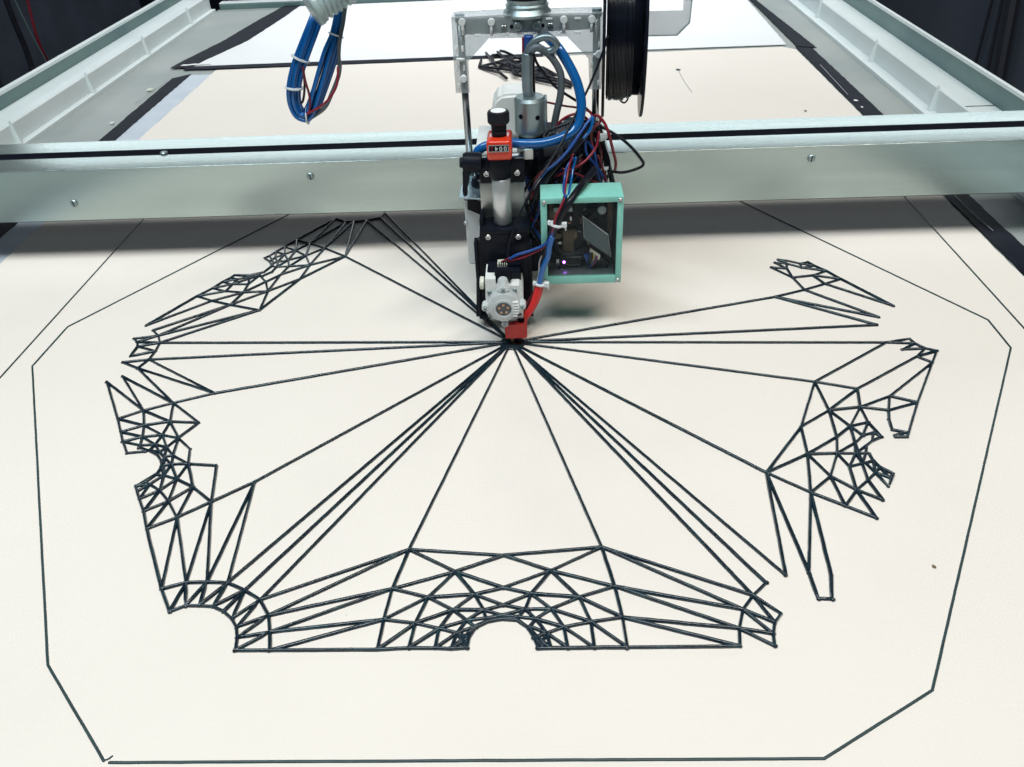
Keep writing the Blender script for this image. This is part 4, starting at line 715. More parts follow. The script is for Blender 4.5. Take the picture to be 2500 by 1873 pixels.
for k in range(nt2):
    u = (k + .5) / nt2; x = xa + (xb - xa) * u
    rr = RP + (-.0165 if u > .77 else (.002 * math.sin(u * 5) - .001 + random.uniform(-.0012, .0016)))
    b = nb(); n = 56; w = (xb - xa) / nt2 * .56
    tilt = random.uniform(-.0006, .0006)
    pts = [Vector((x + tilt * math.sin(a), SY + rr * math.cos(a), szc + rr * math.sin(a))) for a in (2 * math.pi * i / n for i in range(n + 1))]
    tube(b, pts, w, 6, 0); obj('winding', b, 'spool_filament', sp, smooth=True)
wire('loose_winding', [(0.1386, 0.2150, 0.2271), (0.1406, 0.2150, 0.2224), (0.1454, 0.2150, 0.2194), (0.1490, 0.2150, 0.2221), (0.1511, 0.2150, 0.2276)], .0011, 'bead', sp)
sp.rotation_euler.z = math.radians(-4.2)
fl = thing('filament_strand', 'black filament strand running from spool down to the extruder', 'filament', (.1, .1, .2))
wire('strand', [(0.1165, 0.1300, 0.3200), (0.1115, 0.1250, 0.3047), (0.0973, 0.1150, 0.2731), (0.0845, 0.1050, 0.2507), (0.0704, 0.0900, 0.2281), (0.0590, 0.0780, 0.2111), (0.0450, 0.0660, 0.1934), (0.0311, 0.0520, 0.1790), (0.0151, 0.0400, 0.1522), (0.0060, 0.0340, 0.1350), (0.0002, 0.0300, 0.1165), (-0.0015, 0.0260, 0.1043), (-0.0023, 0.0200, 0.0929)], .0014, 'black_wire', fl)
# ------------------------------------------------------------------ extruder
ex = thing('extruder', 'small white extruder with clear round gear cover and red heater sock', 'extruder', (0.008, 0, .002))
pts = [(-0.0278, -0.0040, 0.0901), (-0.0162, -0.0040, 0.0898), (-0.0158, -0.0040, 0.0796), (0.0007, -0.0040, 0.0792), (0.0022, -0.0040, 0.0810), (0.0106, -0.0040, 0.0808), (0.0143, -0.0040, 0.0763), (0.0152, -0.0040, 0.0690), (0.0145, -0.0040, 0.0375), (0.0074, -0.0040, 0.0367), (0.0068, -0.0040, 0.0300), (-0.0036, -0.0040, 0.0301), (-0.0251, -0.0040, 0.0396), (-0.0291, -0.0040, 0.0463)]
sharp(obj('body', prism(nb(), [(p[0], p[2]) for p in pts], -.004, .034), 'white', ex))
panel('motor', 'black_satin', ex, -0.0269, 0.0130, 0.0706, 0.0916, .012, .0395, .003)
panel('cover_block', 'black', ex, -0.0171, 0.0005, 0.0789, 0.0973, .004, .0125, .001)
cn = panel('connector', 'offwhite', ex, -0.0142, -0.0028, 0.0897, 0.0971, .020, .032, .0005)
for k in range(4):
    a0 = (-0.0133, 0.0198, 0.0978); a1 = (-0.0033, 0.0198, 0.0975); x = a0[0] + (a1[0] - a0[0]) * (k + .5) / 4
    panel('pin_slot', 'slot', cn, x - .0007, x + .0007, a0[2] - .0035, a0[2] + .0002, .0195, .024, .0001)
q = (-0.0349, 0.0060, 0.0806); q2 = (-0.0302, 0.0060, 0.0804)
b = nb(); lathe(b, q, Vector(q2) - Vector(q), [(.0062, 0), (.0075, .0008), (.0075, .0042), (.0066, .0050)], 12); obj('thumb_wheel', b, 'offwhite', ex)
wire('spindle', [q2, (-0.0258, 0.0060, 0.0803)], .0016, 'steel', ex, 0)
gc_ = Vector((-0.0073, -0.0120, 0.0598)); GR = ((0.0115, -0.0120, 0.0592)[0] - (-0.0260, -0.0120, 0.0603)[0]) / 2
b = nb(); lathe(b, gc_ + Vector((0, .0085, 0)), (0, -1, 0), [(GR, 0), (GR * 1.01, .002), (GR, .011), (GR * .94, .0145), (GR * .66, .0168), (GR * .62, .0185), (GR * .50, .0185), (GR * .47, .0165)], 48); gv = sharp(obj('gear_cover', b, 'lens', ex), 30)
hb = gc_ + Vector((0, -.0082, 0))
b = nb(); lathe(b, hb, (0, -1, 0), [(GR * .465, -.001), (GR * .465, .0006), (GR * .12, .0006), (GR * .10, .0016)], 36); obj('hub', b, 'hub', gv)
for k in range(5):
    a = math.radians(92 + 72 * k); p = hb + Vector((math.cos(a) * GR * .28, -.0004, math.sin(a) * GR * .28))
    obj('gear_hole', lathe(nb(), p, (0, -1, 0), [(GR * .085, 0), (GR * .085, .0006)], 12), 'copper', gv)
b = nb()
for k in range(30):
    a = 2 * math.pi * k / 30; cyl(b, gc_ + Vector((math.cos(a) * GR * .80, -.004, math.sin(a) * GR * .80)), gc_ + Vector((math.cos(a) * GR * .80, .004, math.sin(a) * GR * .80)), GR * .05, seg=5)
lathe(b, gc_ + Vector((0, .004, 0)), (0, -1, 0), [(GR * .78, 0), (GR * .78, .008), (GR * .70, .0085)], 30)
obj('gear', b, 'zinc', gv)
for k in range(6):
    z = gc_.z + GR * (.42 - .19 * k); xo = math.sqrt(max(0, 1 - ((z - gc_.z) / GR) ** 2)) * GR
    panel('fin', 'paper', gv, gc_.x + GR * .56, gc_.x + max(xo * .97, GR * .62), z - .0009, z + .0009, gc_.y - .0085, gc_.y - .004, .0004)
for q in ((-0.0071, -0.0120, 0.0823), (-0.0289, -0.0120, 0.0585), (0.0142, -0.0120, 0.0593), (-0.0070, -0.0120, 0.0363)):
    q = Vector(q); b = nb(); lathe(b, q + Vector((0, .008, 0)), (0, -1, 0), [(.0042, 0), (.0042, .011), (.0036, .012)], 18)
    d = (gc_ - q); d.y = 0; box_c = q + d * .28
    cyl(b, (box_c.x, q.y + .008, box_c.z), (box_c.x, q.y - .002, box_c.z), .0050, seg=14)
    lg = obj('lug', b, 'lens', gv); screw(lg, q + Vector((0, -.0040, 0)), .0023, m='zinc')
for q in ((-0.0237, -0.0040, 0.0730), (0.0057, -0.0040, 0.0746), (-0.0241, -0.0040, 0.0421)): screw(ex, q, .0029, m='zinc')
t0 = Vector((-0.0072, -0.0080, 0.0816)); b = nb(); lathe(b, t0 - Vector((0, 0, .002)), (0, 0, 1), [(.0080, 0), (.0078, .005), (.0062, .009), (.0056, .0125), (.004, .014)], 24); sharp(obj('inlet', b, 'lens', ex), 40)
# heater block in its red sock
sx0, sx1, sz0, sz1 = -0.0080, 0.0182, 0.0141, 0.0337
pts = [(sx0 + .0006, sz0), (sx1 - .0004, sz0), (sx1 + .0004, sz0 + .004), (sx1 + .0004, sz1 + .0068), (sx1 - .0022, sz1 + .0066), (sx1 - .0028, sz1 - .0002), (sx1 - .007, sz1 - .0014), (sx1 - .0105, sz1 + .0002), (sx0, sz1)]
b = prism(nb(), pts, -.012, .0115); bmesh.ops.bevel(b, geom=b.edges[:], offset=.0006, segments=2, affect='EDGES')
so = sharp(obj('heater_sock', b, 'silicone', ex), 40)
panel('heater_block', 'slot', ex, sx1 - .0098, sx1 - .0030, sz1 - .001, sz1 + .0035, -.007, .008, .0004)
panel('heat_break', 'steel', ex, .0005, .0095, sz1, sz1 + .004, -.003, .006, .001)
b = nb(); lathe(b, (0, 0, sz0 - .0002), (0, 0, -1), [(.0042, -.001), (.0042, .0035), (.0030, .0045), (.0012, sz0 - .0026), (.0009, sz0 - .0024)], 16); obj('nozzle', b, 'copper', ex)
# ------------------------------------------------------------------ controller box
bx_ = thing('controller_box', 'mint green framed box with glass front and electronics beside the extruder', 'box', (.085, .05, .063))
FX0, FX1, FZ0, FZ1 = 0.0375, 0.1312, 0.0630, 0.1717
IX0, IX1, IZ0, IZ1 = 0.0448, 0.1244, 0.0722, 0.1649
FY0, FY1 = .030, .072
panel('frame_bar', 'green', bx_, FX0, IX0, FZ0, FZ1, FY0, FY1, .0008)
panel('frame_bar', 'green', bx_, IX1, FX1, FZ0, FZ1, FY0, FY1, .0008)
panel('frame_bar', 'green', bx_, IX0 - .0004, IX1 + .0004, IZ1, FZ1 + .0002, FY0 + .0002, FY1 - .0002, .0008)
panel('frame_bar', 'green', bx_, IX0 - .0004, IX1 + .0004, FZ0 - .0002, IZ0, FY0 + .0002, FY1 - .0002, .0008)
panel('back_panel', 'green', bx_, FX0 + .002, FX1 - .002, FZ0 + .002, FZ1 - .002, FY1 - .004, FY1 + .0006, .0003)
for q in ((0.0417, 0.0300, 0.1671), (0.1272, 0.0300, 0.1675), (0.1271, 0.0300, 0.0667), (0.0415, 0.0300, 0.0672)): screw(bx_, q, .0027)
gl = panel('glass_front', 'pane', bx_, IX0 + .0001, IX1 - .0001, IZ0 + .0001, IZ1 - .0001, FY0 + .0006, FY0 + .0020, .0001)
for (p, q, r, s_) in ((IX0, IX0 + .0012, IZ0, IZ1), (IX1 - .0012, IX1, IZ0, IZ1), (IX0 + .0012, IX1 - .0012, IZ1 - .0012, IZ1)):
    panel('lining', 'board', bx_, p, q, r, s_, FY0 + .004, FY1 - .0045, .0001)
panel('lining', 'zinc', bx_, IX0 + .0012, IX1 - .0012, IZ0, IZ0 + .0012, FY0 + .004, FY1 - .0045, .0001)
panel('main_board', 'board', bx_, IX0 + .0014, IX1 - .0014, IZ0 + .0014, IZ1 - .0014, .0655, .0675, .0002)
panel('copper_strip', 'tan', bx_, IX1 - .0085, IX1 - .002, IZ0 + .03, IZ1 - .003, .062, .067, .0004)
for i, (x, y, r, m) in enumerate(((1225, 490, .004, 'zinc'), (1720, 492, .006, 'zinc'), (1250, 770, .004, 'tan'), (1390, 760, .008, 'tan'))):
    q = {0: (0.0555, 0.0600, 0.1457), 1: (0.1090, 0.0600, 0.1438), 2: (0.0579, 0.0600, 0.1126), 3: (0.0733, 0.0600, 0.1133)}[i]
    b = nb(); lathe(b, Vector(q) + Vector((0, .006, 0)), (0, -1, 0), [(r, 0), (r, .008), (r * .8, .009)], 18); obj('capacitor', b, m, bx_)
panel('relay', 'tan', bx_, 0.0634, 0.0766, 0.0890, 0.1206, .056, .066, .001)
panel('chip', 'black', bx_, 0.0919, 0.1071, 0.1344, 0.1449, .062, .066, .0004)
panel('side_component', 'tan', bx_, 0.0473, 0.0560, 0.1202, 0.1507, .060, .066, .001)
lp = (0.0691, 0.0500, 0.0830)
mb = panel('micro_board', 'board', bx_, 0.0546, 0.0846, 0.0765, 0.0910, .050, .0515, .0002)
panel('usb_socket', 'steel', mb, 0.0549, 0.0584, 0.0806, 0.0874, .047, .0502, .0003)
panel('led_block', 'board', mb, 0.0601, 0.0679, 0.0771, 0.0888, .0485, .0502, .0002)
q = (0.0643, 0.0480, 0.0827); b = nb(); bmesh.ops.create_icosphere(b, subdivisions=2, radius=.0017, matrix=Matrix.Translation(q)); obj('led', b, 'led', mb, smooth=True)
px0, px1, pz0, pz1 = 0.0685, 0.0840, 0.0778, 0.0892
for k in range(9):
    x = px0 + (px1 - px0) * k / 8
    panel('solder_pin', 'steel', mb, x - .0004, x + .0004, pz0, pz0 + .0012, .0490, .0503, .0001)
    panel('solder_pin', 'steel', mb, x - .0004, x + .0004, pz1 - .0012, pz1, .0490, .0503, .0001)
rb = random.Random(21)
for k in range(34):
    x, z = rb.uniform(IX0 + .006, IX1 - .014), rb.uniform(IZ0 + .026, IZ1 - .008); w, h = rb.uniform(.001, .004), rb.uniform(.0008, .0035)
    panel('component', rb.choice(['slot', 'steel', 'tan', 'zinc', 'black', 'pale_grey', 'copper']), bx_, x - w, x + w, z - h, z + h, .0655 - rb.uniform(.001, .004), .0658, .0002)
# tilted display module
c4 = [Vector(p) for p in [(0.0862, 0.0360, 0.1439), (0.1155, 0.0400, 0.1185), (0.1198, 0.0440, 0.0894), (0.0879, 0.0400, 0.1162)]]
def quad_slab(bm, c, t, grow=0.0):
    m_ = sum(c, Vector()) / 4; n = (c[1] - c[0]).cross(c[3] - c[0]).normalized()
    if n.y > 0: n = -n
    a = [bm.verts.new(m_ + (p - m_) * (1 + grow)) for p in c]; b = [bm.verts.new(m_ + (p - m_) * (1 + grow) - n * t) for p in c]
    bm.faces.new(a); bm.faces.new(list(reversed(b)))
    for i in range(4): bm.faces.new((a[i], a[(i + 1) % 4], b[(i + 1) % 4], b[i]))
    return n
b = nb(); n_ = quad_slab(b, c4, .002); ds = obj('display', b, 'screen', bx_)
b = nb(); quad_slab(b, [p - n_ * .0022 for p in c4], .0025, .035); obj('display_rim', b, 'paper', ds)
b = nb(); quad_slab(b, [p - n_ * .005 for p in c4], .006, .10); obj('display_back', b, 'black', ds)
c5 = [Vector(p) for p in [(0.0849, 0.0460, 0.1029), (0.1200, 0.0480, 0.0794), (0.1158, 0.0480, 0.0721), (0.0783, 0.0460, 0.0982)]]
b = nb(); quad_slab(b, c5, .006); obj('display_base', b, 'black', ds)
c6 = [Vector(p) for p in [(0.0955, 0.0410, 0.1020), (0.1072, 0.0420, 0.0927), (0.1057, 0.0420, 0.0872), (0.0945, 0.0410, 0.0960)]]
b = nb(); quad_slab(b, c6, .005); obj('plug', b, 'offwhite', ds)
for m, pts in (('yellow', [(0.0999, 0.0405, 0.0961), (0.0990, 0.0410, 0.0891), (0.0967, 0.0460, 0.0793)]), ('red_wire', [(0.1033, 0.0405, 0.0929), (0.1012, 0.0410, 0.0866), (0.0972, 0.0460, 0.0768)]), ('blue_wire', [(0.1016, 0.0405, 0.0942), (0.0996, 0.0410, 0.0867), (0.0950, 0.0460, 0.0768)]), ('black_wire', [(0.0966, 0.0405, 0.0980), (0.0957, 0.0410, 0.0917), (0.0949, 0.0460, 0.0830)]),
               ('blue_wire', [(0.0888, 0.0460, 0.0936), (0.0904, 0.0440, 0.0891), (0.0918, 0.0480, 0.0809)]), ('blue_wire', [(0.0910, 0.0460, 0.0942), (0.0931, 0.0440, 0.0878), (0.0951, 0.0480, 0.0783)]), ('black_wire', [(0.0522, 0.0500, 0.1115), (0.0586, 0.0460, 0.1000), (0.0739, 0.0460, 0.0947), (0.0851, 0.0500, 0.0972)]), ('black_wire', [(0.0584, 0.0500, 0.0734), (0.0739, 0.0460, 0.0687), (0.0963, 0.0460, 0.0668), (0.1076, 0.0500, 0.0706)]), ('yellow', [(0.0827, 0.0430, 0.0694), (0.0905, 0.0430, 0.0686), (0.0983, 0.0430, 0.0683)])):
    wire('jumper_wire', pts, .0011 if m != 'black_wire' else .0022, m, bx_)
# ------------------------------------------------------------------ loose wiring around the carriage
hn = thing('wire_harness', 'tangle of red, blue and black wires above the mint green box', 'wires', (.07, .1, .15))
Wz = [
 ('black_wire', .0019, [(0.0326, 0.1200, 0.3159), (0.0358, 0.1200, 0.2983), (0.0472, 0.1220, 0.2803), (0.0606, 0.1240, 0.2652), (0.0855, 0.1280, 0.2470), (0.0996, 0.1300, 0.2339)]),
 ('red_wire', .0015, [(0.0477, 0.1350, 0.2471), (0.0684, 0.1320, 0.2430), (0.0813, 0.1300, 0.2414), (0.0959, 0.1280, 0.2372), (0.0999, 0.1200, 0.2344)]),
 ('red_wire', .0019, [(0.0568, 0.1100, 0.2241), (0.0628, 0.1080, 0.2332), (0.0730, 0.1060, 0.2399), (0.0824, 0.1060, 0.2413), (0.0902, 0.1100, 0.2359), (0.0965, 0.1150, 0.2298)]),
 ('black_wire', .0017, [(0.0824, 0.1070, 0.2410), (0.0902, 0.1100, 0.2368), (0.0966, 0.1160, 0.2294)]),
 ('black_wire', .0022, [(0.0445, 0.0950, 0.2209), (0.0514, 0.0950, 0.2276), (0.0659, 0.0960, 0.2327), (0.0795, 0.0980, 0.2359), (0.0898, 0.1020, 0.2342), (0.0953, 0.1080, 0.2286)]),
 ('red_wire', .0021, [(0.1014, 0.1120, 0.2366), (0.1064, 0.1100, 0.2371), (0.1141, 0.1080, 0.2280), (0.1195, 0.1060, 0.2137), (0.1245, 0.1080, 0.1951), (0.1283, 0.1120, 0.1799), (0.1282, 0.1180, 0.1684)]),
 ('dark_red_wire', .0021, [(0.1082, 0.1120, 0.2364), (0.1087, 0.1100, 0.2310), (0.1039, 0.1080, 0.2266), (0.0987, 0.1060, 0.2223), (0.0980, 0.1060, 0.2100), (0.1027, 0.1080, 0.1949)]),
 ('black_wire', .0022, [(0.1073, 0.1200, 0.2234), (0.1149, 0.1160, 0.2201), (0.1321, 0.1120, 0.2103), (0.1463, 0.1100, 0.1982), (0.1583, 0.1100, 0.1834), (0.1610, 0.1120, 0.1770), (0.1566, 0.1140, 0.1718), (0.1386, 0.1180, 0.1653), (0.1219, 0.1220, 0.1662), (0.1166, 0.1240, 0.1693)]),
 ('blue_wire', .0021, [(0.0992, 0.1040, 0.2388), (0.0922, 0.0980, 0.2320), (0.0809, 0.0900, 0.2188), (0.0705, 0.0840, 0.2065), (0.0584, 0.0780, 0.1959), (0.0445, 0.0740, 0.1864), (0.0392, 0.0740, 0.1794)]),
 ('blue', .0024, [(0.0996, 0.1030, 0.2387), (0.0987, 0.1000, 0.2312), (0.0953, 0.0980, 0.2233), (0.0879, 0.0940, 0.2163)]),
 ('black_wire', .0052, [(0.0969, 0.1060, 0.2318), (0.0881, 0.0980, 0.2175), (0.0741, 0.0900, 0.2042), (0.0584, 0.0830, 0.1923), (0.0461, 0.0780, 0.1794), (0.0363, 0.0740, 0.1650), (0.0325, 0.0740, 0.1522)]),
 ('black_wire', .0030, [(0.0886, 0.1100, 0.2282), (0.0851, 0.1060, 0.2149), (0.0814, 0.1000, 0.2039), (0.0708, 0.0940, 0.1922), (0.0619, 0.0900, 0.1723)]),
 ('blue_wire', .0019, [(0.0908, 0.1000, 0.2124), (0.0927, 0.1000, 0.1964), (0.1026, 0.1020, 0.1818), (0.1075, 0.1060, 0.1645), (0.1115, 0.1100, 0.1534)]),
 ('blue_wire', .0021, [(0.0937, 0.1060, 0.2102), (0.1017, 0.1060, 0.1966), (0.1055, 0.1060, 0.1784), (0.1139, 0.1080, 0.1635), (0.1205, 0.1100, 0.1513)]),
 ('red_wire', .0017, [(0.1068, 0.0980, 0.2230), (0.1034, 0.0940, 0.2071), (0.0946, 0.0880, 0.1963), (0.0834, 0.0840, 0.1884), (0.0705, 0.0840, 0.1826), (0.0549, 0.0860, 0.1741)]),
 ('dark_red_wire', .0019, [(0.0636, 0.0860, 0.1847), (0.0756, 0.0840, 0.1806), (0.0931, 0.0860, 0.1711), (0.1083, 0.0900, 0.1626)]),
 ('dark_red_wire', .0016, [(0.1057, 0.1000, 0.1942), (0.1112, 0.1000, 0.1805), (0.1150, 0.1000, 0.1667), (0.1170, 0.1000, 0.1564)]),
 ('blue_wire', .0017, [(0.0772, 0.0820, 0.1991), (0.0694, 0.0760, 0.1910), (0.0661, 0.0680, 0.1809), (0.0643, 0.0520, 0.1731), (0.0650, 0.0340, 0.1700)]),
 ('blue', .0016, [(0.0798, 0.0820, 0.1999), (0.0762, 0.0760, 0.1881), (0.0741, 0.0660, 0.1797), (0.0710, 0.0500, 0.1738), (0.0688, 0.0340, 0.1698)]),
 ('red_wire', .0013, [(0.0763, 0.0800, 0.2043), (0.0714, 0.0740, 0.1917), (0.0685, 0.0640, 0.1806), (0.0663, 0.0500, 0.1739), (0.0654, 0.0340, 0.1700)]),
 ('dark_red_wire', .0015, [(0.0480, 0.0800, 0.1884), (0.0358, 0.0780, 0.1806), (0.0313, 0.0780, 0.1708), (0.0275, 0.0800, 0.1591), (0.0263, 0.0800, 0.1499)]),
 ('pale_wire', .0010, [(0.0479, 0.0780, 0.1811), (0.0392, 0.0780, 0.1760), (0.0338, 0.0780, 0.1698), (0.0306, 0.0800, 0.1627)]),
 ('dark_red_wire', .0015, [(0.0207, 0.0900, 0.1467), (0.0221, 0.0880, 0.1381), (0.0251, 0.0860, 0.1269), (0.0337, 0.0840, 0.1130), (0.0375, 0.0840, 0.1031)]),
 ('black_wire', .0040, [(0.1089, 0.1300, 0.2174), (0.1127, 0.1300, 0.2012), (0.1165, 0.1280, 0.1835), (0.1222, 0.1260, 0.1655), (0.1263, 0.1260, 0.1484), (0.1255, 0.1260, 0.1427)]),
 ('black_wire', .0048, [(0.1037, 0.1320, 0.2231), (0.1066, 0.1320, 0.2052), (0.1060, 0.1300, 0.1850), (0.1033, 0.1260, 0.1662), (0.0988, 0.1220, 0.1509)]),
 ('blue_wire', .0024, [(0.0182, 0.0900, 0.1397), (0.0184, 0.0880, 0.1286), (0.0226, 0.0860, 0.1173), (0.0313, 0.0840, 0.1070), (0.0368, 0.0840, 0.0957)]),
 ('black_wire', .0022, [(0.0211, 0.0860, 0.1437), (0.0229, 0.0840, 0.1279), (0.0259, 0.0800, 0.1139), (0.0323, 0.0780, 0.1012), (0.0367, 0.0760, 0.0946)]),
 ('black_wire', .0019, [(0.0457, 0.0860, 0.1535), (0.0333, 0.0840, 0.1406), (0.0306, 0.0820, 0.1237), (0.0371, 0.0800, 0.1123)]),
]
TOPS, BOTS = [(0.0942, 0.1180, 0.2184), (0.1106, 0.1180, 0.2231)], [(0.0461, 0.1180, 0.1466), (0.1221, 0.1180, 0.1480)]
rw = random.Random(5)
for k in range(14):
    a_ = Vector((0.0588, 0.1000, 0.1886)); b_ = Vector((0.0316, 0.0850, 0.1175))
    a_ += Vector((rw.uniform(-.01, .03), rw.uniform(-.01, .02), rw.uniform(-.01, .01))); b_ += Vector((rw.uniform(-.016, .006), rw.uniform(-.012, .01), rw.uniform(-.035, .03)))
    m1 = a_.lerp(b_, .4) + Vector((rw.uniform(-.022, -.004), rw.uniform(-.008, .008), 0)); m2 = a_.lerp(b_, .75) + Vector((rw.uniform(-.02, .0), rw.uniform(-.008, .008), rw.uniform(-.008, .004)))
    Wz.append((rw.choice(['black_wire'] * 5 + ['dark_red_wire', 'blue_wire']), rw.uniform(.0010, .0024), [a_, m1, m2, b_]))
for k in range(34):
    u, v = rw.random(), rw.random()
    a_ = Vector(TOPS[0]).lerp(Vector(TOPS[1]), u); b_ = Vector(BOTS[0]).lerp(Vector(BOTS[1]), v)
    a_.y += rw.uniform(-.006, .012); b_.y += rw.uniform(-.012, .02)
    m1 = a_.lerp(b_, .33) + Vector((rw.uniform(-.012, .012), rw.uniform(-.01, .01), rw.uniform(-.004, .010)))
    m2 = a_.lerp(b_, .66) + Vector((rw.uniform(-.012, .012), rw.uniform(-.01, .01), rw.uniform(-.004, .008)))
    Wz.append((rw.choice(['black_wire'] * 7 + ['dark_red_wire', 'dark_red_wire', 'blue_wire']), rw.uniform(.0011, .0024), [a_, m1, m2, b_]))
for m, r, pts in Wz: wire('wire', pts, r * .82, m, hn)
for (p, d, r) in (((0.1058, 0.1260, 0.2055), (0.1, 0, 1), .0085), ((0.1166, 0.1240, 0.1693), (-.2, 0, 1), .006)): tie(hn, p, d, r)
b = nb(); q = Vector((0.1135, 0.1120, 0.2127)); box(b, q.x - .005, q.x + .004, q.y - .002, q.y + .002, q.z - .003, q.z + .003, .0008); obj('tie_head', b, 'tie', hn)
eh = thing('extruder_leads', 'black, blue and red leads strapped together down the front of the mint box', 'wires', (.04, .02, .1))
wire('sheath', [(0.1015, 0.0900, 0.1810), (0.0918, 0.0700, 0.1779), (0.0822, 0.0450, 0.1772), (0.0710, 0.0260, 0.1701), (0.0616, 0.0230, 0.1562), (0.0557, 0.0220, 0.1444), (0.0503, 0.0220, 0.1320), (0.0442, 0.0220, 0.1159), (0.0391, 0.0240, 0.1008), (0.0372, 0.0260, 0.0841)], .0042, 'black_wire', eh)
wire('sheath', [(0.0660, 0.0300, 0.1752), (0.0616, 0.0240, 0.1635), (0.0558, 0.0215, 0.1536), (0.0530, 0.0205, 0.1440), (0.0492, 0.0210, 0.1302)], .0024, 'black_wire', eh)
wire('red_lead', [(0.0649, 0.0265, 0.1734), (0.0595, 0.0210, 0.1638), (0.0547, 0.0190, 0.1548), (0.0525, 0.0180, 0.1463), (0.0486, 0.0190, 0.1300), (0.0421, 0.0200, 0.1181), (0.0302, 0.0200, 0.1114), (0.0150, 0.0200, 0.1047), (-0.0014, 0.0220, 0.0994)], .0014, 'red_wire', eh)
wire('blue_lead', [(0.0670, 0.0280, 0.1771), (0.0590, 0.0230, 0.1607), (0.0525, 0.0195, 0.1422), (0.0481, 0.0185, 0.1291), (0.0400, 0.0185, 0.1201), (0.0260, 0.0190, 0.1138), (0.0087, 0.0200, 0.1079), (-0.0002, 0.0220, 0.1018)], .0017, 'blue_wire', eh)
wire('purple_lead', [(0.0509, 0.0210, 0.1370), (0.0465, 0.0200, 0.1261), (0.0389, 0.0205, 0.1179), (0.0238, 0.0210, 0.1117), (0.0042, 0.0220, 0.1046), (-0.0092, 0.0240, 0.0974)], .0014, 'dark_red_wire', eh)
wire('heater_lead', [(0.0502, 0.0195, 0.1309), (0.0468, 0.0185, 0.1175), (0.0451, 0.0180, 0.1060), (0.0400, 0.0175, 0.0933), (0.0362, 0.0170, 0.0803), (0.0340, 0.0160, 0.0674)], .0034, 'blue', eh)
wire('pale_lead', [(0.0415, 0.0220, 0.1124), (0.0353, 0.0200, 0.0993), (0.0341, 0.0180, 0.0847), (0.0309, 0.0160, 0.0724)], .0008, 'pale_wire', eh)
wire('dark_lead', [(0.0309, 0.0160, 0.0724), (0.0273, 0.0180, 0.0602), (0.0221, 0.0180, 0.0503), (0.0174, 0.0160, 0.0427)], .0011, 'dark_red_wire', eh)
wire('red_sleeve', [(0.0335, 0.0160, 0.0687), (0.0307, 0.0130, 0.0590), (0.0267, 0.0090, 0.0493), (0.0209, 0.0040, 0.0402), (0.0150, 0.0010, 0.0345), (0.0105, 0.0000, 0.0306)], .0042, 'red_sleeve', eh)
wire('red_sleeve', [(0.0361, 0.0180, 0.0675), (0.0337, 0.0150, 0.0578), (0.0291, 0.0110, 0.0481), (0.0231, 0.0060, 0.0400), (0.0158, 0.0030, 0.0322)], .0032, 'red_sleeve', eh)
wire('thin_lead', [(0.0145, -0.0020, 0.0439), (0.0066, -0.0060, 0.0409), (-0.0024, -0.0060, 0.0346), (-0.0076, 0.0040, 0.0230)], .0011, 'black_wire', eh)
wire('thin_lead', [(0.0140, -0.0030, 0.0415), (0.0057, -0.0075, 0.0398), (-0.0034, -0.0060, 0.0325), (-0.0091, 0.0060, 0.0202)], .0008, 'pale_wire', eh)
for (p, q, r) in (((0.0543, 0.0215, 0.1441), (0.0508, 0.0215, 0.1333), .0066), ((0.0347, 0.0165, 0.0712), (0.0337, 0.0165, 0.0659), .0052)):
    d = Vector(p) - Vector(q); tie(eh, p, d, r)
    pp = Vector(p); hd = obj('tie_head', box(nb(), pp.x + r, pp.x + r + .006, pp.y - .004, pp.y + .001, pp.z - .003, pp.z + .003, .0008), 'tie', eh)
    wire('tie_tail', [pp + Vector((r + .004, -.002, 0)), pp + Vector((r + .005, -.004, -.006))], .0009, 'tie', eh, 0, 6)
# ------------------------------------------------------------------ corrugated hose and hanging blue cable loop
HY = .17
hs_ = thing('corrugated_hose', 'clear corrugated hose end entering at the top edge', 'hose', (-0.2006, 0.1700, 0.3512))
a, c = Vector((-0.2116, 0.1400, 0.3569)), Vector((-0.1502, 0.1750, 0.3865))
ax = (c - a); L = ax.length; hr = (Vector((-0.2032, 0.1400, 0.3402)) - Vector((-0.2116, 0.1400, 0.3569))).length
prof = []
n = 12
for k in range(n):
    h = L * k / n; w = L / n
    prof += [(hr * .90, h), (hr * .97, h + w * .15), (hr * .97, h + w * .45), (hr * .84, h + w * .6), (hr * .84, h + w * .9)]
b = nb(); lathe(b, a, ax, prof, 40); sharp(obj('hose_wall', b, 'hose_clear', hs_), 60)
b = nb(); lathe(b, a - ax.normalized() * .0012, ax, [(hr * .97, 0), (hr * 1.03, .001), (hr * 1.03, .006), (hr * .95, .008)], 40); obj('hose_mouth', b, 'hose_clear', hs_, smooth=True)
cl = thing('blue_cable_loop', 'bundle of blue cables with white ties hanging in a loop from the hose', 'cables', (-0.2482, 0.1600, 0.2299))
BASE = [(-0.2078, 0.2000, 0.3648), (-0.2146, 0.1850, 0.3479), (-0.2239, 0.1720, 0.3291), (-0.2377, 0.1650, 0.3048), (-0.2477, 0.1620, 0.2856), (-0.2543, 0.1600, 0.2674), (-0.2568, 0.1600, 0.2499), (-0.2530, 0.1600, 0.2364), (-0.2443, 0.1600, 0.2338), (-0.2358, 0.1600, 0.2430), (-0.2262, 0.1620, 0.2615), (-0.2154, 0.1650, 0.2837), (-0.2051, 0.1670, 0.3048), (-0.1968, 0.1700, 0.3220), (-0.1912, 0.1760, 0.3392), (-0.1877, 0.1850, 0.3525), (-0.1851, 0.1950, 0.3649)]
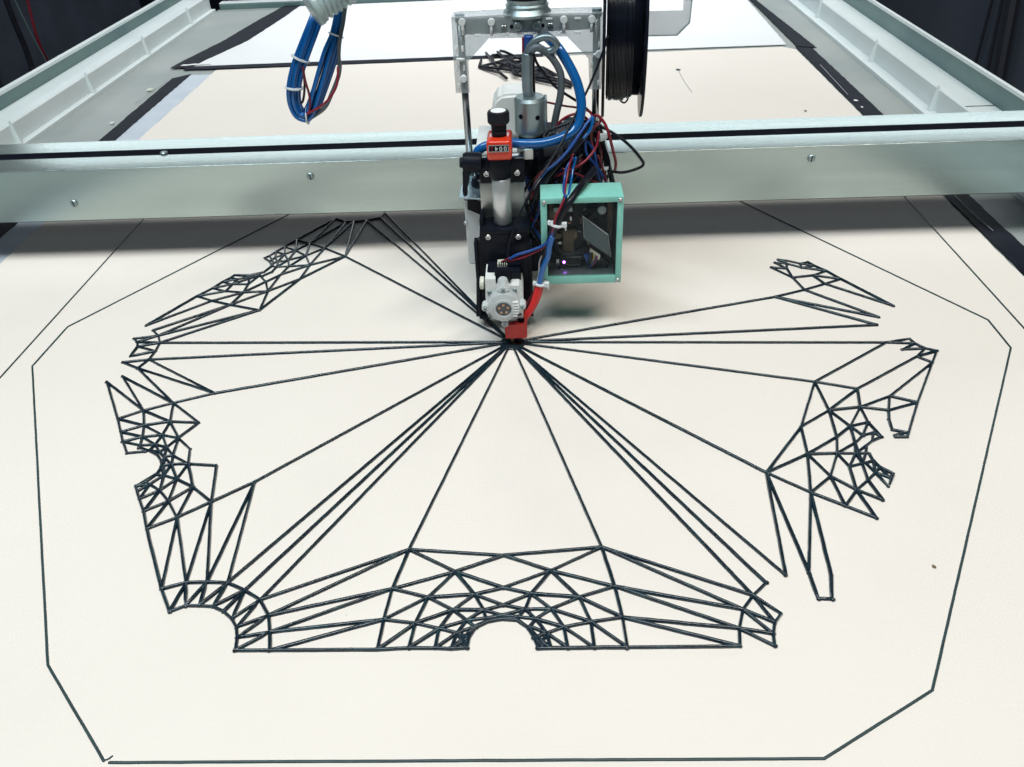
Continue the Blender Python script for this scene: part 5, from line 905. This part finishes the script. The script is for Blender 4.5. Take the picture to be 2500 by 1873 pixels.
for k in range(8):
    ring = 0.0 if k == 0 else (.0040 if k < 4 else .0062)
    an = k * 2.4; pts = []
    for i, p in enumerate(BASE):
        p = Vector(p); t = (Vector(BASE[min(i + 1, len(BASE) - 1)]) - Vector(BASE[max(i - 1, 0)])).normalized()
        nn = t.cross(Vector((0, 1, 0))).normalized(); u = i / (len(BASE) - 1)
        spread = .9 + .38 * math.sin(math.pi * min(1, max(0, (u - .45) / .4))) - (.25 if u > .75 else 0)
        sp_ = ring * spread * (1.0 + .18 * math.sin(7 * u + k * 1.3))
        pts.append(p + nn * sp_ * math.cos(an + u * 1.6) + Vector((0, 1, 0)) * sp_ * math.sin(an + u * 1.6))
    wire('cable', pts, .0027, 'blue', cl)
wire('grey_core', [(-0.1800, 0.1800, 0.3627), (-0.1862, 0.1720, 0.3359), (-0.1912, 0.1640, 0.3199), (-0.1966, 0.1680, 0.2992), (-0.1971, 0.1680, 0.2874), (-0.2009, 0.1660, 0.2752), (-0.2118, 0.1640, 0.2560), (-0.2203, 0.1600, 0.2433), (-0.2327, 0.1600, 0.2348), (-0.2469, 0.1580, 0.2296), (-0.2574, 0.1580, 0.2372), (-0.2611, 0.1580, 0.2507), (-0.2595, 0.1580, 0.2638)], .0025, 'grey_wire', cl)
wire('red_core', [(-0.1952, 0.1500, 0.2921), (-0.1973, 0.1500, 0.2786), (-0.2018, 0.1500, 0.2676), (-0.2107, 0.1500, 0.2566), (-0.2211, 0.1500, 0.2482), (-0.2309, 0.1500, 0.2432), (-0.2417, 0.1500, 0.2383)], .0014, 'red_wire', cl)
wire('dark_red_core', [(-0.2367, 0.1510, 0.2933), (-0.2366, 0.1510, 0.2771), (-0.2349, 0.1510, 0.2624), (-0.2357, 0.1510, 0.2502), (-0.2398, 0.1510, 0.2379)], .0014, 'dark_red_wire', cl)
wire('black_core', [(-0.2367, 0.1520, 0.2896), (-0.2382, 0.1520, 0.2744), (-0.2411, 0.1520, 0.2615), (-0.2445, 0.1520, 0.2528), (-0.2476, 0.1520, 0.2507)], .0014, 'black_wire', cl)
for (p, q, r) in (((-0.2412, 0.1640, 0.2993), (-0.2457, 0.1630, 0.2904), .0102), ((-0.2540, 0.1600, 0.2674), (-0.2559, 0.1600, 0.2570), .0098), ((-0.1963, 0.1700, 0.3224), (-0.1992, 0.1680, 0.3152), .0082), ((-0.2434, 0.1600, 0.2338), (-0.2510, 0.1600, 0.2345), .0100)):
    d = (Vector(p) - Vector(q)).normalized(); p = Vector(p)
    b = lathe(nb(), p - d * .001, d, [(r, 0), (r + .0009, .0002), (r + .0009, .0018), (r, .002)], 28); obj('cable_tie', b, 'tie', cl)
